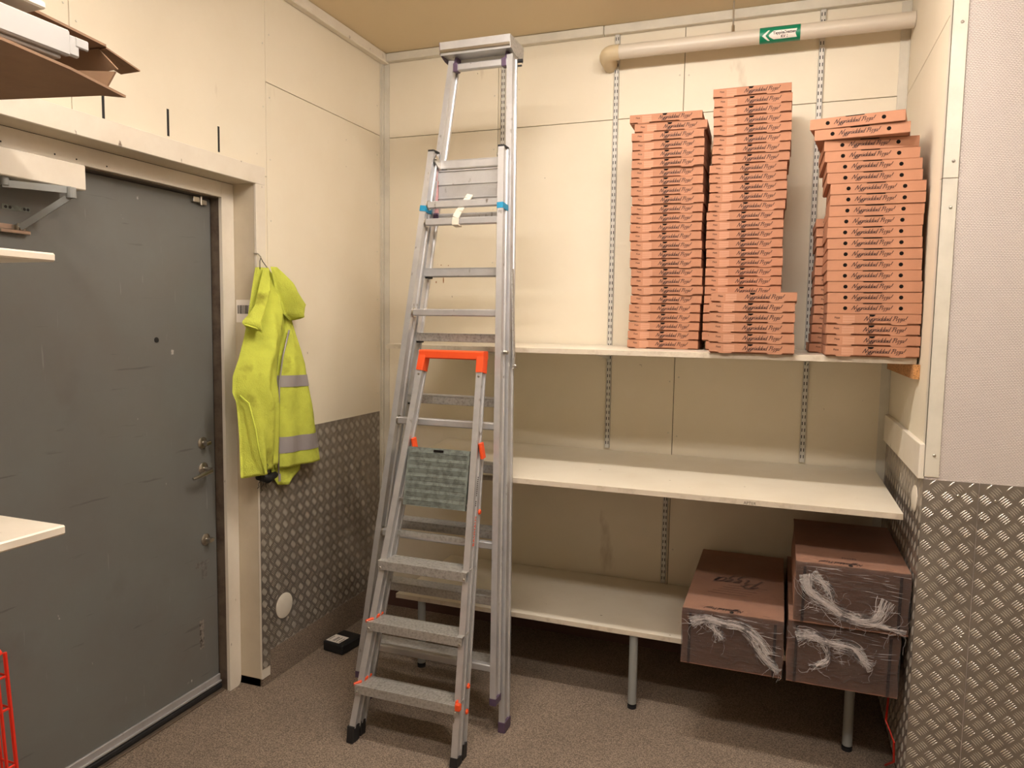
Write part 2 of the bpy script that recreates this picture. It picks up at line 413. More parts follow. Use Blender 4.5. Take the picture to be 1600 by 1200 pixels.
# right return wall of the niche and the front wall to its right
wr = setting('wall_right', (XR, 3.2, 0))
part('backing', MB().box((XR+.009, YF+.012, FLOOR), (XR+.16, YB+.06, CEIL)), 'substrate', wr)
panel(wr, 'x', XR, YF+.004, YB, JZ, CEIL, .010); panel(wr, 'x', XR, YF+.004, YB, .12, JZ, .010)
wf = setting('wall_front', (1.5, YF, 0))
part('wallpaper', MB().box((XR+.0, YF, FLOOR), (2.75, YF+.012, CEIL)), 'paper', wf)
part('backing', MB().box((XR+.02, YF+.012, FLOOR), (2.75, YF+.12, CEIL)), 'substrate', wf)
struct('wall_east', MB().box((2.65, -2.3, FLOOR), (2.75, YF, CEIL)), 'wall')
struct('wall_rear', MB().box((-2.75, -2.4, FLOOR), (2.75, -2.3, CEIL)), 'wall')

# trims
def lprof(name, mb, mt='trim'): return struct(name, mb, mt)
lprof('trim_1', MB().box((XL+.0005, YB-.040, .12), (XL+.004, YB-.003, 3.115), .0008).box((XL+.003, YB-.005, .12), (XL+.042, YB-.0005, 3.115), .0008)
      .box((XL+.002, YB-.024, .12), (XL+.012, YB-.003, 3.115), .001))
lprof('trim_2', MB().box((XR-.040, YB-.005, .33), (XR-.002, YB-.0005, CEIL-.05), .0008).box((XR-.005, YB-.012, .33), (XR-.0005, YB-.004, CEIL-.05), .0008))
# ceiling trim left: square batten, back: angle strip in two lengths
lprof('trim_3', MB().box((XL+.0005, -1.5, CEIL-.052), (XL+.040, YB-.002, CEIL-.0005), .004), 'paint')
lprof('trim_4', MB().box((XL+.040, YB-.040, CEIL-.045), (-.905, YB-.001, CEIL-.002), .003))
lprof('trim_5', MB().box((-.903, YB-.034, CEIL-.045), (XR-.001, YB-.001, CEIL-.0005), .003))
# corner bead of the projecting wall, two lengths
for nm, z0, z1 in (('trim_6', 2.166, CEIL), ('trim_7', 1.166, 2.163)):
    lprof(nm, MB().box((XR-.004, YF-.004, z0), (XR+.043, YF-.0005, z1), .0008).box((XR-.004, YF-.004, z0), (XR-.0005, YF+.030, z1), .0008))
screws(wf, [(XR+.026, YF-.0045, z) for z in (1.24, 2.07, 2.22, 2.66)], (0, -1, 0), .0055, 'steel')

# ---- tread plate: sheets with raised five-bar relief
def bars_mb(u0, u1, v0, v1, P, pitch=.0575, holes=()):
    """relief bars on rectangle; P(u,v,h) -> world"""
    mb = MB(); nu = int((u1-u0)/pitch)+2; nv = int((v1-v0)/pitch)+2
    L, W, H, sp = .0162, .0022, .0014, .0074
    for i in range(-1, nu):
        for j in range(-1, nv):
            for o in (0, 1):
                cu = u0+(i+.5*o+.3)*pitch; cv = v0+(j+.5*o+.3)*pitch; a = PI/4 if o == 0 else -PI/4
                d = (math.cos(a), math.sin(a)); q = (-d[1], d[0])
                for k in range(-2, 3):
                    bu, bv = cu+q[0]*k*sp, cv+q[1]*k*sp
                    if not (u0+.006 < bu < u1-.006 and v0+.006 < bv < v1-.006): continue
                    if any((bu-h[0])**2+(bv-h[1])**2 < h[2]**2 for h in holes): continue
                    l = L*(1-.08*abs(k))
                    def Q(s, t, h): return P(min(max(bu+d[0]*s+q[0]*t, u0), u1), min(max(bv+d[1]*s+q[1]*t, v0), v1), h)
                    mb.add([Q(-l, 0, 0), Q(-l*.4, -W, 0), Q(l*.4, -W, 0), Q(l, 0, 0), Q(l*.4, W, 0), Q(-l*.4, W, 0), Q(-l*.55, 0, H), Q(l*.55, 0, H)],
                           [(0, 1, 6), (1, 2, 7, 6), (2, 3, 7), (3, 4, 7), (4, 5, 6, 7), (5, 0, 6)])
    return mb
def plate(wall, axis, face, sgn, u0, u1, z0, z1, holes=()):
    mb = MB(); t = .0025
    if axis == 'x': mb.box((face, u0, z0), (face+sgn*t, u1, z1), .0006); P = lambda u, v, h: (face+sgn*(t+h), u, v)
    else: mb.box((u0, face, z0), (u1, face+sgn*t, z1), .0006); P = lambda u, v, h: (u, face+sgn*(t+h), v)
    o = part('tread_plate', mb, 'plate', wall)
    b = part('raised_bars', bars_mb(u0, u1, z0, z1, P, holes=holes), 'bars', o, kind='stuff', recalc=True)
    return o
plate(wl, 'x', XL, 1, 2.700, YB-.045, .045, 1.142, holes=[(2.815, .302, .072)])
plate(wr, 'x', XR, -1, YF+.001, YB-.012, FLOOR+.05, 1.156, holes=[(2.925, 1.06, .058)])
plate(wf, 'y', YF, -1, XR-.0025, .641, FLOOR+.02, 1.157)
plate(wf, 'y', YF, -1, .643, 1.60, FLOOR+.02, 1.157)
plate(wf, 'y', YF, -1, 1.602, 2.64, FLOOR+.02, 1.157)
screws(wf, [(.582, YF-.004, 1.108), (.690, YF-.004, 1.100), (.655, YF-.004, 1.035), (1.2, YF-.004, 1.1), (.62, YF-.004, .62)], (0, -1, 0), .006, 'steel')
def cover(name, c, n, r, label):
    mb = MB().disc(c, n, r, .006, 40, dome=.002)
    return solo(name, mb, 'paint', label, 'cover', c, smooth='auto')
cover('blanking_cover', (XL+.003, 2.815, .302), (1, 0, 0), .060, 'round cream blanking cover low on the tread plate left of the ladders')
cover('blanking_cover', (XR-.003, 2.925, 1.06), (-1, 0, 0), .049, 'round cream blanking cover on the tread plate at the right corner')
# bumper board on the return wall
struct('trim_8', MB().box((XR-.020, YF-.004, 1.157), (XR-.0005, 3.70, 1.277), .002), 'paint')

# ---- door 1: frame in the recess, leaf, hardware
dr = setting('door_1', (-2.30, 2.0, FLOOR))
XF, XD = -2.300, -2.355
rv = MB().box((XF, YO1, .012), (XL-.0005, YO1+.018, ZO+.018), .001)
part('reveal_board', rv, 'reveal', dr)
part('soffit_board', MB().box((XF, YO0, ZO), (XL-.0005, YO1, ZO+.018), .001), 'reveal', dr)
part('reveal_board', MB().box((XF, YO0-.018, .012), (XL-.0005, YO0, ZO+.018), .001), 'reveal', dr)
part('casing', MB().box((XL+.0002, YO1-.0015, 1.145), (XL+.013, YO1+.060, ZO-.0015), .0015), 'paint', dr)
part('casing', MB().box((XL+.0002, 1.22, ZO-.0015), (XL+.014, YO1+.060, ZO+.076), .0015), 'paint', dr)
part('casing', MB().box((XL, 1.22, FLOOR), (XL+.013, YO0, ZO), .0015), 'paint', dr)
part('casing', MB().box((XL+.0002, YO1-.0015, .012), (XL+.011, YO1+.055, 1.145), .001), 'paint', dr)
tp = part('tread_plate', MB().box((XL+.011, YO1-.0015, .06), (XL+.0135, YO1+.055, 1.145), .0005), 'plate', dr)
part('raised_bars', bars_mb(YO1, YO1+.055, .06, 1.145, lambda u, v, h: (XL+.0135+h, u, v)), 'bars', tp, kind='stuff')
# frame
fr = MB()
sd = [(2.571, FLOOR), (2.622, FLOOR), (2.634, FLOOR+.006), (2.641, FLOOR+.018), (2.644, FLOOR+.035), (2.644, ZO-.002), (2.571, ZO-.002)]
fr.prism(sd, 'x', XF-.012, XF+.004)
fr.box((XF-.012, 1.30, 2.190), (XF+.004, 2.571, ZO-.002), .001).box((XF-.012, 1.30, FLOOR), (XF+.004, 1.365, 2.190), .001)
part('frame', fr, 'paint', dr)
part('jamb', MB().box((XD-.02, 2.5725, FLOOR), (XF-.012, 2.60, 2.192)).box((XD-.02, 1.34, FLOOR), (XF-.012, 1.366, 2.192)).box((XD-.02, 1.366, 2.1855), (XF-.012, 2.5725, 2.21)), 'jamb', dr)
part('frame_screws', (lambda mb: [mb.disc((XF+.004, y, 2.205), (1, 0, 0), .003, .001, 8, dome=.001) for y in (1.5, 1.62, 1.8, 1.88, 2.0)] and mb)(MB()), 'black', dr, kind='stuff')
lf = part('door_leaf', MB().box((XD-.045, 1.370, FLOOR+.045), (XD, 2.567, 2.182), .002), 'door', dr)
part('seal', MB().box((XD-.03, 2.5665, FLOOR+.02), (XD-.004, 2.5728, 2.184)), 'black', dr)
part('kick_strip', MB().box((XD, 1.370, .006), (XD+.010, 2.566, .048), .002).box((XD+.008, 1.370, .012), (XD+.016, 2.566, .020), .001), 'alu', dr)
part('rubber_sweep', MB().tube([(XD-.002, 1.37, -.010), (XD-.002, 2.568, -.010)], .018, 10), 'black', dr, smooth='auto')
part('threshold', MB().box((XD-.05, 1.34, FLOOR), (XD+.03, 2.571, FLOOR+.008), .002), 'jamb', dr)
# locks, lever, peephole, strike remains
def rosette(z, y, knob=True):
    o = part('lock_rosette', MB().disc((XD, y, z), (1, 0, 0), .026, .006, 24, dome=.003), 'steel', dr, smooth='auto')
    if knob:
        part('thumb_turn', MB().tube([(XD+.006, y, z), (XD+.030, y, z)], .010, 14).bar((XD+.030, y+.013, z+.002), (XD+.030, y-.013, z-.002), .018, .016, (1, 0, 0), .003), 'steel', o, smooth='auto')
    return o
rosette(1.125, 2.493); rosette(.692, 2.500)
hb = part('lever_rosette', MB().disc((XD, 2.495, 1.012), (1, 0, 0), .027, .007, 24, dome=.003), 'steel', dr, smooth='auto')
part('lever_handle', MB().tube([(XD+.006, 2.495, 1.012), (XD+.045, 2.495, 1.010), (XD+.052, 2.488, 1.006), (XD+.055, 2.43, .998), (XD+.050, 2.385, .990)], [.009, .009, .010, .009, .006], 12), 'steel', hb, smooth='auto')
part('peephole', MB().disc((XD, 2.258, 1.578), (1, 0, 0), .011, .002, 16).disc((XD+.002, 2.258, 1.578), (1, 0, 0), .006, .001, 12), 'black', dr)
mk = MB().box((XD, 2.455, .205), (XD+.0006, 2.480, .335))
part('glue_patch', mk, mat('paint_scar', srgb(136, 130, 122), .7, var=(60, srgb(58, 52, 48), .45, .6)), dr, label='scraped paint patch low on the door')
part('glue_patch', MB().box((XD, 2.440, .575), (XD+.0006, 2.520, .600)).box((XD, 2.475, .52), (XD+.0006, 2.505, .575)), mat('paint_scar_faint', srgb(118, 116, 112), .6, var=(70, srgb(96, 92, 88), .4, .6)), dr, label='faint tape residue under the lower lock')
hg = part('hinge_latch', MB().box((XD, 2.455, 2.155), (XD+.018, 2.492, 2.178), .002).box((XD, 2.496, 2.150), (XD+.014, 2.535, 2.172), .002).tube([(XD+.02, 2.494, 2.146), (XD+.02, 2.494, 2.182)], .005, 10), 'steel', dr)
# door closer on the frame head
cl = thing('door_closer', 'cream door closer box with grey folding arm over the grey door', 'door closer', (XF, 1.6, 2.09))
part('housing', MB().box((XF+.005, 1.35, 2.094), (XF+.060, 1.868, 2.178), .003), 'paint', cl)
part('spindle', MB().tube([(XF+.035, 1.605, 2.096), (XF+.035, 1.605, 2.068)], .013, 14), 'greypost', cl, smooth='auto')
ar = part('arm', MB().bar((XF+.035, 1.595, 2.072), (XF+.085, 1.79, 2.082), .022, .007, (0, 0, 1), .0) .tube([(XF+.085, 1.79, 2.056), (XF+.085, 1.79, 2.090)], .015, 14), 'greypost', cl)
part('forearm', MB().bar((XF+.085, 1.79, 2.064), (XD+.020, 1.70, 1.952), .020, .007, (0, 0, 1)), 'greypost', ar)
part('shoe', MB().box((XD, 1.635, 1.932), (XD+.022, 1.735, 1.945), .002).box((XD, 1.64, 1.945), (XD+.003, 1.73, 1.962)).tube([(XD+.012, 1.70, 1.94), (XD+.012, 1.70, 1.966)], .006, 10), 'steel', cl)
part('screw_plate', MB().box((XD, 1.655, 2.008), (XD+.0015, 1.75, 2.024)), 'greyplastic', cl)
part('screw_holes', (lambda mb: [mb.disc((XD+.0015, y, 2.016), (1, 0, 0), .005, .0006, 12) for y in (1.668, 1.682, 1.73, 1.742)] and mb)(MB()), 'black', cl, kind='stuff')
# barcode sticker on the reveal
bc = thing('barcode_sticker', 'white barcode sticker on the door reveal beside the yellow jacket', 'sticker', (-2.29, YO1, 1.66))
part('paper', MB().box((XF+.010, YO1-.0006, 1.652), (XL-.010, YO1, 1.752)), 'stickerwhite', bc)
mb = MB(); x = XF+.016; random.seed(3)
while x < XL-.030:
    wd = random.choice([.0009, .0016, .0026]); mb.box((x, YO1-.0010, 1.690), (x+wd, YO1-.0006, 1.728)); x += wd+random.choice([.0008, .0014, .0022])
part('bars', mb, 'inkgrey', bc, kind='stuff')
random.seed(11)

# ================================================================== SHELVES
def rail(x, z0, z1, label):
    t = thing('shelf_upright', label, 'shelf upright', (x, YB, z0), 'slotted white shelf uprights')
    part('channel', MB().box((x-.012, YB-.013, z0), (x+.012, YB-.011, z1)).box((x-.0125, YB-.013, z0), (x-.0105, YB-.0005, z1)).box((x+.0105, YB-.013, z0), (x+.0125, YB-.0005, z1)), 'white', t)
    mb = MB(); z = z0+.02
    while z < z1-.03:
        for s in (-.0058, .0058): mb.box((x+s-.0018, YB-.0134, z), (x+s+.0018, YB-.0128, z+.016))
        z += .032
    part('slots', mb, 'nearblack', t, kind='stuff')
    return t
rail(-.838, 1.02, 3.150, 'long slotted white upright on the back wall left of the pizza boxes')
rail(.116, 1.02, 3.142, 'long slotted white upright behind the middle and right pizza box stacks')
rail(-1.450, 1.02, 3.03, 'slotted white upright showing beside the top of the tall ladder')
rail(-.524, .333, .985, 'short slotted white upright between the two lower shelves')
rail(-1.450, .333, .985, 'short slotted white upright low behind the ladders')

def shelf(label, x0, x1, y0, zt, brackets, th=.022, cut=0.0):
    t = thing('wall_shelf', label, 'shelf', ((x0+x1)/2, YB, zt-th), None)
    part('board', MB().prism([(x0+cut, y0+.0012), (x1, y0+.0012), (x1, YB-.014), (x0, YB-.014)], 'z', zt-th, zt), 'laminate', t)
    part('edge_band', MB().box((x0+cut, y0, zt-th+.0006), (x1, y0+.0012, zt-.0006)), 'edge', t)
    for bx, ln in brackets:
        zb = zt-th
        part('bracket', MB().prism([(YB-.012, zb), (YB-.012, zb-.055), (YB-.04, zb-.05), (YB-ln, zb-.012), (YB-ln, zb)], 'x', bx-.0015, bx+.0015)
             .box((bx-.008, YB-ln, zb-.003), (bx+.008, YB-.012, zb-.0002)), 'white', t)
    return t
UZ, MZ, BZ = 1.560, 1.009, .330
us = shelf('white upper shelf carrying the pizza box stacks', -1.75, .470, 3.03, UZ, [(-.838, .36), (.116, .36), (-1.45, .36)])
ms = shelf('deep empty white middle shelf behind the ladders', -1.755, .435, 2.885, MZ, [(-.838, .36), (.116, .36), (-1.45, .36)], cut=.115)
bs_ = shelf('low white shelf on grey legs carrying the wrapped cartons', -1.73, .455, 3.09, BZ, [(-.524, .36)])
tm = text_mb('APTER', .016, frame_mtx((-.110, 2.8846, .990), (1, 0, 0), (0, 0, 1)))
part('stamp', tm, 'inkgrey', ms, recalc=False)
for x in (-1.60, -.555, .318):
    part('leg', MB().tube([(x, 3.115, BZ-.022), (x, 3.115, FLOOR+.022)], .019, 20), 'greypost', bs_, smooth='auto')
    part('leg_foot', MB().tube([(x, 3.115, FLOOR+.022), (x, 3.115, FLOOR+.016)], .012, 16).tube([(x, 3.115, FLOOR+.016), (x, 3.115, FLOOR+.001)], .020, 16), 'black', bs_, smooth='auto')
solo('cleat', MB().box((XR-.022, 3.00, UZ-.075), (XR-.0005, 3.70, UZ-.0225)), 'osb', 'raw chipboard cleat under the right end of the upper shelf', 'cleat', (XR-.011, 3.3, UZ-.05))

# ================================================================== PIPE
py = 3.625
pp = thing('water_pipe', 'grey plastic pipe running high across the back wall with green sticker', 'pipe', (-.3, py, 2.98))
part('tube', MB().tube([(-.80, py, 2.990), (XR-.002, py, 2.985)], .0335, 28), 'pipe', pp, smooth='auto')
el = [(-.80, py, 2.990)] + [(-.835-.036*math.sin(a), py+.036*(1-math.cos(a))*1.0, 2.990-.012*(1-math.cos(a))) for a in [0, .3, .6, .9, 1.2, PI/2]] + [(-.871, YB-.001, 2.972)]
part('elbow', MB().tube(el, .0365, 28), 'pipe2', pp, smooth='auto')
sk = part('sticker', MB().tube([(-.153, py, 2.9879), (.020, py, 2.9870)], .0342, 28, caps=False), 'green', pp, smooth='auto')
def on_pipe(u, v, lift=.0352):
    a = v/.0342; return (u, py-lift*math.cos(a-.38), 2.9875+lift*math.sin(a-.38))
def wrap_poly(poly, lift):
    mb = MB(); us_ = [p[0] for p in poly]
    bm = bmesh.new(); vs = [bm.verts.new((u, v, 0)) for u, v in poly]; bm.faces.new(vs)
    for k in range(-4, 5):
        g = bm.verts[:]+bm.edges[:]+bm.faces[:]
        bmesh.ops.bisect_plane(bm, geom=g, plane_co=(0, k*.005, 0), plane_no=(0, 1, 0))
    bm.verts.index_update()
    mb.add([on_pipe(v.co.x, v.co.y, lift) for v in bm.verts], [[v.index for v in f.verts] for f in bm.faces]); bm.free(); return mb
mb = wrap_poly([(-.114, 0), (-.110, .006), (-.092, .0195), (.006, .0195), (-.001, 0), (.006, -.0175), (-.092, -.0175), (-.110, -.006)][::-1], .0346)
part('arrow', mb, 'stickerwhite', sk, recalc=False)
mb = wrap_poly([(-.142, .001), (-.116, .0235), (-.108, .0235), (-.128, .001), (-.108, -.0225), (-.116, -.0225)][::-1], .0346)
part('chevron', mb, 'stickerwhite', sk, recalc=False)
for txt, v, sz in (('Tappkallvatten', .0035, .0165), ('KV 1', -.0125, .0155)):
    t = text_mb(txt, sz, Matrix.Identity(4), align='CENTER', bold=.0005)
    t.v = [Vector(on_pipe(p.x-.047, p.y+v, .0350)) for p in t.v]
    part('lettering', t, 'black', sk, recalc=False)
solo('threaded_rod', MB().tube([(-.272, py, CEIL), (-.272, py, 3.036)], .004, 8).tube([(-.272, py, 3.050), (-.272, py, 3.022)], .008, 6), 'steel',
     'thin threaded steel rod hanging from the ceiling to the pipe', 'rod', (-.272, py, 3.1))

# ================================================================== PIZZA BOXES
BW, BD, BH = .315, .313, .040
def box_meshes():
    out = {}
    # tray with lid: lid skirt stands proud, front panel with two insert tabs
    def body(front):
        mb = MB(); t = .0016
        mb.box((.003, .010 if front else .003, .0008), (BW-.003, BD-.003, .033))                       # tray
        mb.box((0, 0, BH-.0022), (BW, BD, BH-.0004), .0007)                        # lid top
        mb.box((0, t, .004), (t, BD, BH-.0022)); mb.box((BW-t, t, .004), (BW, BD, BH-.0022)); mb.box((t, BD-t, .004), (BW-t, BD, BH-.0022))
        if front:
            pr = [(0, .0064), (.11*BW, .0064), (.12*BW, .0006), (.27*BW, .0006), (.28*BW, .0064), (.69*BW, .0064), (.70*BW, .0006), (.855*BW, .0006), (.865*BW, .0064), (BW, .0064), (BW, BH-.0022), (0, BH-.0022)]
        else:
            pr = [(0, .0016), (BW, .0016), (BW, BH-.0022), (0, BH-.0022)]
        mb.prism(pr, 'y', 0, t)
        return mb.mesh('pizza_box_shell', 'kraft')
    out['bf'] = body(True); out['bb'] = body(False)
    F = frame_mtx((0, -.0003, 0), (1, 0, 0), (0, 0, 1))
    out['tf'] = script_mb('Nygräddad Pizza!', .44*BW, frame_mtx((.405*BW, -.0004, .0150), (1, 0, 0), (0, 0, 1)), .30).mesh('lettering', 'ink', recalc=False)
    out['tb'] = script_mb('Nygräddad Pizza!', .42*BW, frame_mtx((.265*BW, -.0004, .0150), (1, 0, 0), (0, 0, 1)), .30).mesh('lettering', 'ink', recalc=False)
    out['pz'] = text_mb('Pizza', .0095, frame_mtx((.085*BW, -.0004, .0225), (1, 0, 0), (0, 0, 1)), bold=.0002).mesh('word', 'ink', recalc=False)
    mb = MB()
    for k in range(3): mb.box((.175*BW, -.0003, .0065+.0095*k), (.305*BW, 0, .0145+.0095*k))
    out['ck'] = mb.mesh('order_fields', 'kraftlight')
    mb = MB(); n = 12; poly = [(.49*BW+.0105*math.cos(PI+PI*j/n), BH-.0018+.0082*math.sin(PI+PI*j/n)) for j in range(n+1)]
    mb.prism(poly, 'y', -.0004, .0001); out['nt'] = mb.mesh('finger_notch', 'nearblack')
    mb = MB().disc((.195*BW, 0, .021), (0, -1, 0), .0072, .0004, 20); out['h1'] = mb.mesh('vent_hole', 'nearblack')
    mb = MB().disc((.785*BW, 0, .021), (0, -1, 0), .0072, .0004, 20); out['h2'] = mb.mesh('vent_hole', 'nearblack')
    mb = MB().box((.385*BW, -.0012, BH-.0032), (.585*BW, .0002, BH-.0006)); out['sl'] = mb.mesh('slot', 'nearblack')
    return out
PBX = box_meshes()
ORD = 'topmost,second,third,fourth,fifth,sixth,seventh,eighth,ninth,tenth,eleventh,twelfth,thirteenth,fourteenth,fifteenth,sixteenth,seventeenth,eighteenth,nineteenth,twentieth,twenty-first,twenty-second,twenty-third,twenty-fourth,twenty-fifth,twenty-sixth,twenty-seventh,twenty-eighth'.split(',')
def pizza_box(x, y, z, yaw, front, label, group, tilt=(0, 0), sz=1.0):
    o = link('pizza_box', None, None, (x, y, z)); o.rotation_euler = (tilt[0], tilt[1], yaw); o.empty_display_size = .05
    tag(o, label, 'pizza box', group)
    if sz != 1.0: o.scale = (sz, 1, 1)
    if front: ps = (('shell', 'bf'), ('lettering', 'tf'), ('word', 'pz'), ('order_fields', 'ck'), ('finger_notch', 'nt'))
    else: ps = (('shell', 'bb'), ('lettering', 'tb'), ('vent_hole', 'h1'), ('vent_hole', 'h2'), ('slot', 'sl'))
    for n, k in ps: link(n, PBX[k], o)
def stack(xs, y, tab_y, n, ztop0, lab, group, fronts=None, yaws=None, jit=.004, sz=1.0):
    random.seed(n*13+int(y*100))
    for i in range(n):
        z = ztop0 + (n-1-i)*BH
        x = xs[i]*y/tab_y
        yw = yaws[i] if yaws and i in yaws else random.uniform(-.012, .012)
        yy = y + random.uniform(-jit, jit)
        fr_ = True if fronts is None else fronts[i]
        od = ORD[i] if i else 'topmost'
        l = lab(i, fr_)
        pizza_box(x, yy, z, yw, fr_, l, group, sz=sz)
A = [-.692,-.669,-.681,-.678,-.677,-.677,-.679,-.678,-.677,-.671,-.675,-.676,-.677,-.678,-.673,-.673,-.673,-.667,-.667,-.662,-.666,-.671,-.671,-.672,-.674,-.675]
B = [-.324,-.319,-.321,-.318,-.317,-.317,-.319,-.319,-.328,-.328,-.325,-.325,-.328,-.334,-.332,-.332,-.333,-.329,-.328,-.33,-.33,-.33,-.331,-.332,-.333,-.333,-.334,-.318]
Bf = [-.274,-.280,-.278,-.280,-.277,-.275]
Cx = [.066,.084,.120,.124,.133,.136,.149,.15,.149,.147,.145,.148,.151,.151,.152,.156,.158,.159,.159,.158,.162,.160]
C3 = [.116,.118,.121,.123,.122,.120,.122,.121,.123,.124,.121,.119,.117,.112]
stack(A, 3.325, 3.385, 26, UZ+.0006, lambda i, f: 'printed kraft pizza box, %s of the left stack on the upper shelf' % (ORD[i]+(' box' if i == 0 else ' from the top')), 'pizza boxes in the left stack', yaws={0: .02, 1: .03})
stack(B, 3.328, 3.36, 28, UZ+.0006, lambda i, f: 'printed kraft pizza box, %s of the tallest middle stack' % (ORD[i]+(' box' if i == 0 else ' from the top')), 'pizza boxes in the tall middle stack')
stack(Bf, 3.008, 3.05, 6, UZ+.0006, lambda i, f: 'kraft pizza box, %s of the short stack before the tallest' % (ORD[i]+(' box' if i == 0 else ' from the top')), 'pizza boxes in the short front stack', jit=.003, sz=1.012)
cy = {0: -.17, 1: -.13, 2: .02, 3: .02}
stack(Cx, 3.008, 3.05, 22, UZ+.0006, lambda i, f: ('pizza box with two round holes, %s of the right stack' if not f else 'printed pizza box without holes, %s of the right stack') % (ORD[i]+(' box' if i == 0 else ' from the top')), 'pizza boxes in the right stack', fronts=[i >= 18 for i in range(22)], yaws=cy, jit=.002)
stack(C3, 3.345, 3.38, 14, UZ+.0006, lambda i, f: 'half hidden pizza box, %s of the stack behind the right stack' % (ORD[i]+(' box' if i == 0 else ' from the top')), 'pizza boxes in the stack behind the right stack', jit=.003)

# ================================================================== CARTONS
def carton(x0, x1, y0, y1, z0, z1, label, txt, seed, sag=0.0):
    rnd = random.Random(seed)
    t = thing('wrapped_carton', label, 'carton', ((x0+x1)/2, (y0+y1)/2, z0), 'brown cartons in stretch film')
    nx, ny, nz = 10, 12, 6; bm = bmesh.new(); bmesh.ops.create_cube(bm, size=1)
    bmesh.ops.subdivide_edges(bm, edges=bm.edges[:], cuts=7, use_grid_fill=True)
    for v in bm.verts:
        u, q, r = v.co.x+.5, v.co.y+.5, v.co.z+.5
        v.co = Vector((x0+u*(x1-x0), y0+q*(y1-y0), z0+r*(z1-z0)))
        bulge = math.sin(PI*u)*math.sin(PI*r)
        if q < .01: v.co.y -= .006*bulge
        if r > .99: v.co.z -= .004*math.sin(PI*u)*math.sin(PI*q)*1.0
        v.co.x += .003*math.sin(7*r+seed)*(1 if .02 < r < .98 else .4)
    mb = MB(); mb.bm(bm)
    bd = part('body', mb, 'carton', t)
    mbp = MB()
    for fx in (.065, .90):   # folded side flaps seen as dark seams on the front
        xx = x0+(x1-x0)*fx
        mbp.add([(xx, y0-.0065, z0+.004), (xx+.010, y0-.0065, z0+.004), (xx+.012, y0-.008, z1-.012), (xx+.002, y0-.008, z1-.012)], [(0, 1, 2, 3)])
    part('flap_seam', mbp, 'cartond', bd, recalc=False)
    wmm = MB()
    # printing on the lid, upside down to the viewer
    W = x1-x0
    s = script_mb('Nygräddad Pizza!', W*.38, frame_mtx((x0+W*.60, y0+.050, z1+.0008), (-1, 0, 0), (0, -1, 0)), .34, 1.1)
    part('lettering', s, 'ink', bd, recalc=False)
    s = text_mb('Pizza', .012, frame_mtx((x0+W*.86, y0+.030, z1+.0008), (-1, 0, 0), (0, -1, 0)))
    part('word', s, 'ink', bd, recalc=False)
    if txt:
        s = script_mb('Pizza', .20, frame_mtx((x0+W*.78, y0+.43, z1+.0008), (-1, 0, 0), (0, -1, 0)), .20, 1.0)
        part('word', s, 'inkfaint', bd, recalc=False)
        mbl = MB()
        for k in range(5): mbl.box((x0+W*(.20+.05*k), y0+.22+.028*k, z1+.0002), (x0+W*(.62+.05*k), y0+.2216+.028*k, z1+.0008))
        part('printed_rules', mbl, 'inkfaint', bd)
    else:
        s = text_mb('uou', .034, frame_mtx((x0+W*.56, y0+.115, z1+.0008), (-1, 0, 0), (0, -1, 0)))
        part('word', s, 'ink', bd, recalc=False)
    mb = MB().disc((x0+W*.49, y0+.022, z1+.0002), (0, 0, 1), .012, .0004, 16, ry=.008); part('finger_notch', mb, 'nearblack', bd)
    # stretch film skin
    N, K = 30, 18; vs = []; fs = []
    for j in range(K+1):
        v = j/K
        for i in range(N+1):
            u = i/N
            wv = .0016*math.sin(31*u+9*v+seed)+.0013*math.sin(17*v*2+7*u*3+seed*2)
            if v < .72:   # front face
                vs.append((x0-.001+u*(W+.002), y0-.012+wv-.004*math.sin(PI*u), z0+.01+(v/.72)*(z1-z0-.007)))
            else:
                vs.append((x0-.001+u*(W+.002), y0-.010+(v-.72)/.28*(y1-y0)*.9, z1+.0045+wv*.6))
    for j in range(K):
        for i in range(N): a = j*(N+1)+i; fs.append((a, a+1, a+N+2, a+N+1))
    kf = int(.72*K)+1; nf = kf*N
    part('stretch_film', MB().add(vs[:(kf+1)*(N+1)], fs[:nf]), 'film', t, smooth=True, recalc=False)
    part('stretch_film', MB().add(vs, fs[nf:]), 'filmtop', t, smooth=True, recalc=False)
    # bunched torn film: a twisted rope of white strands sweeping across the front
    return t, rnd
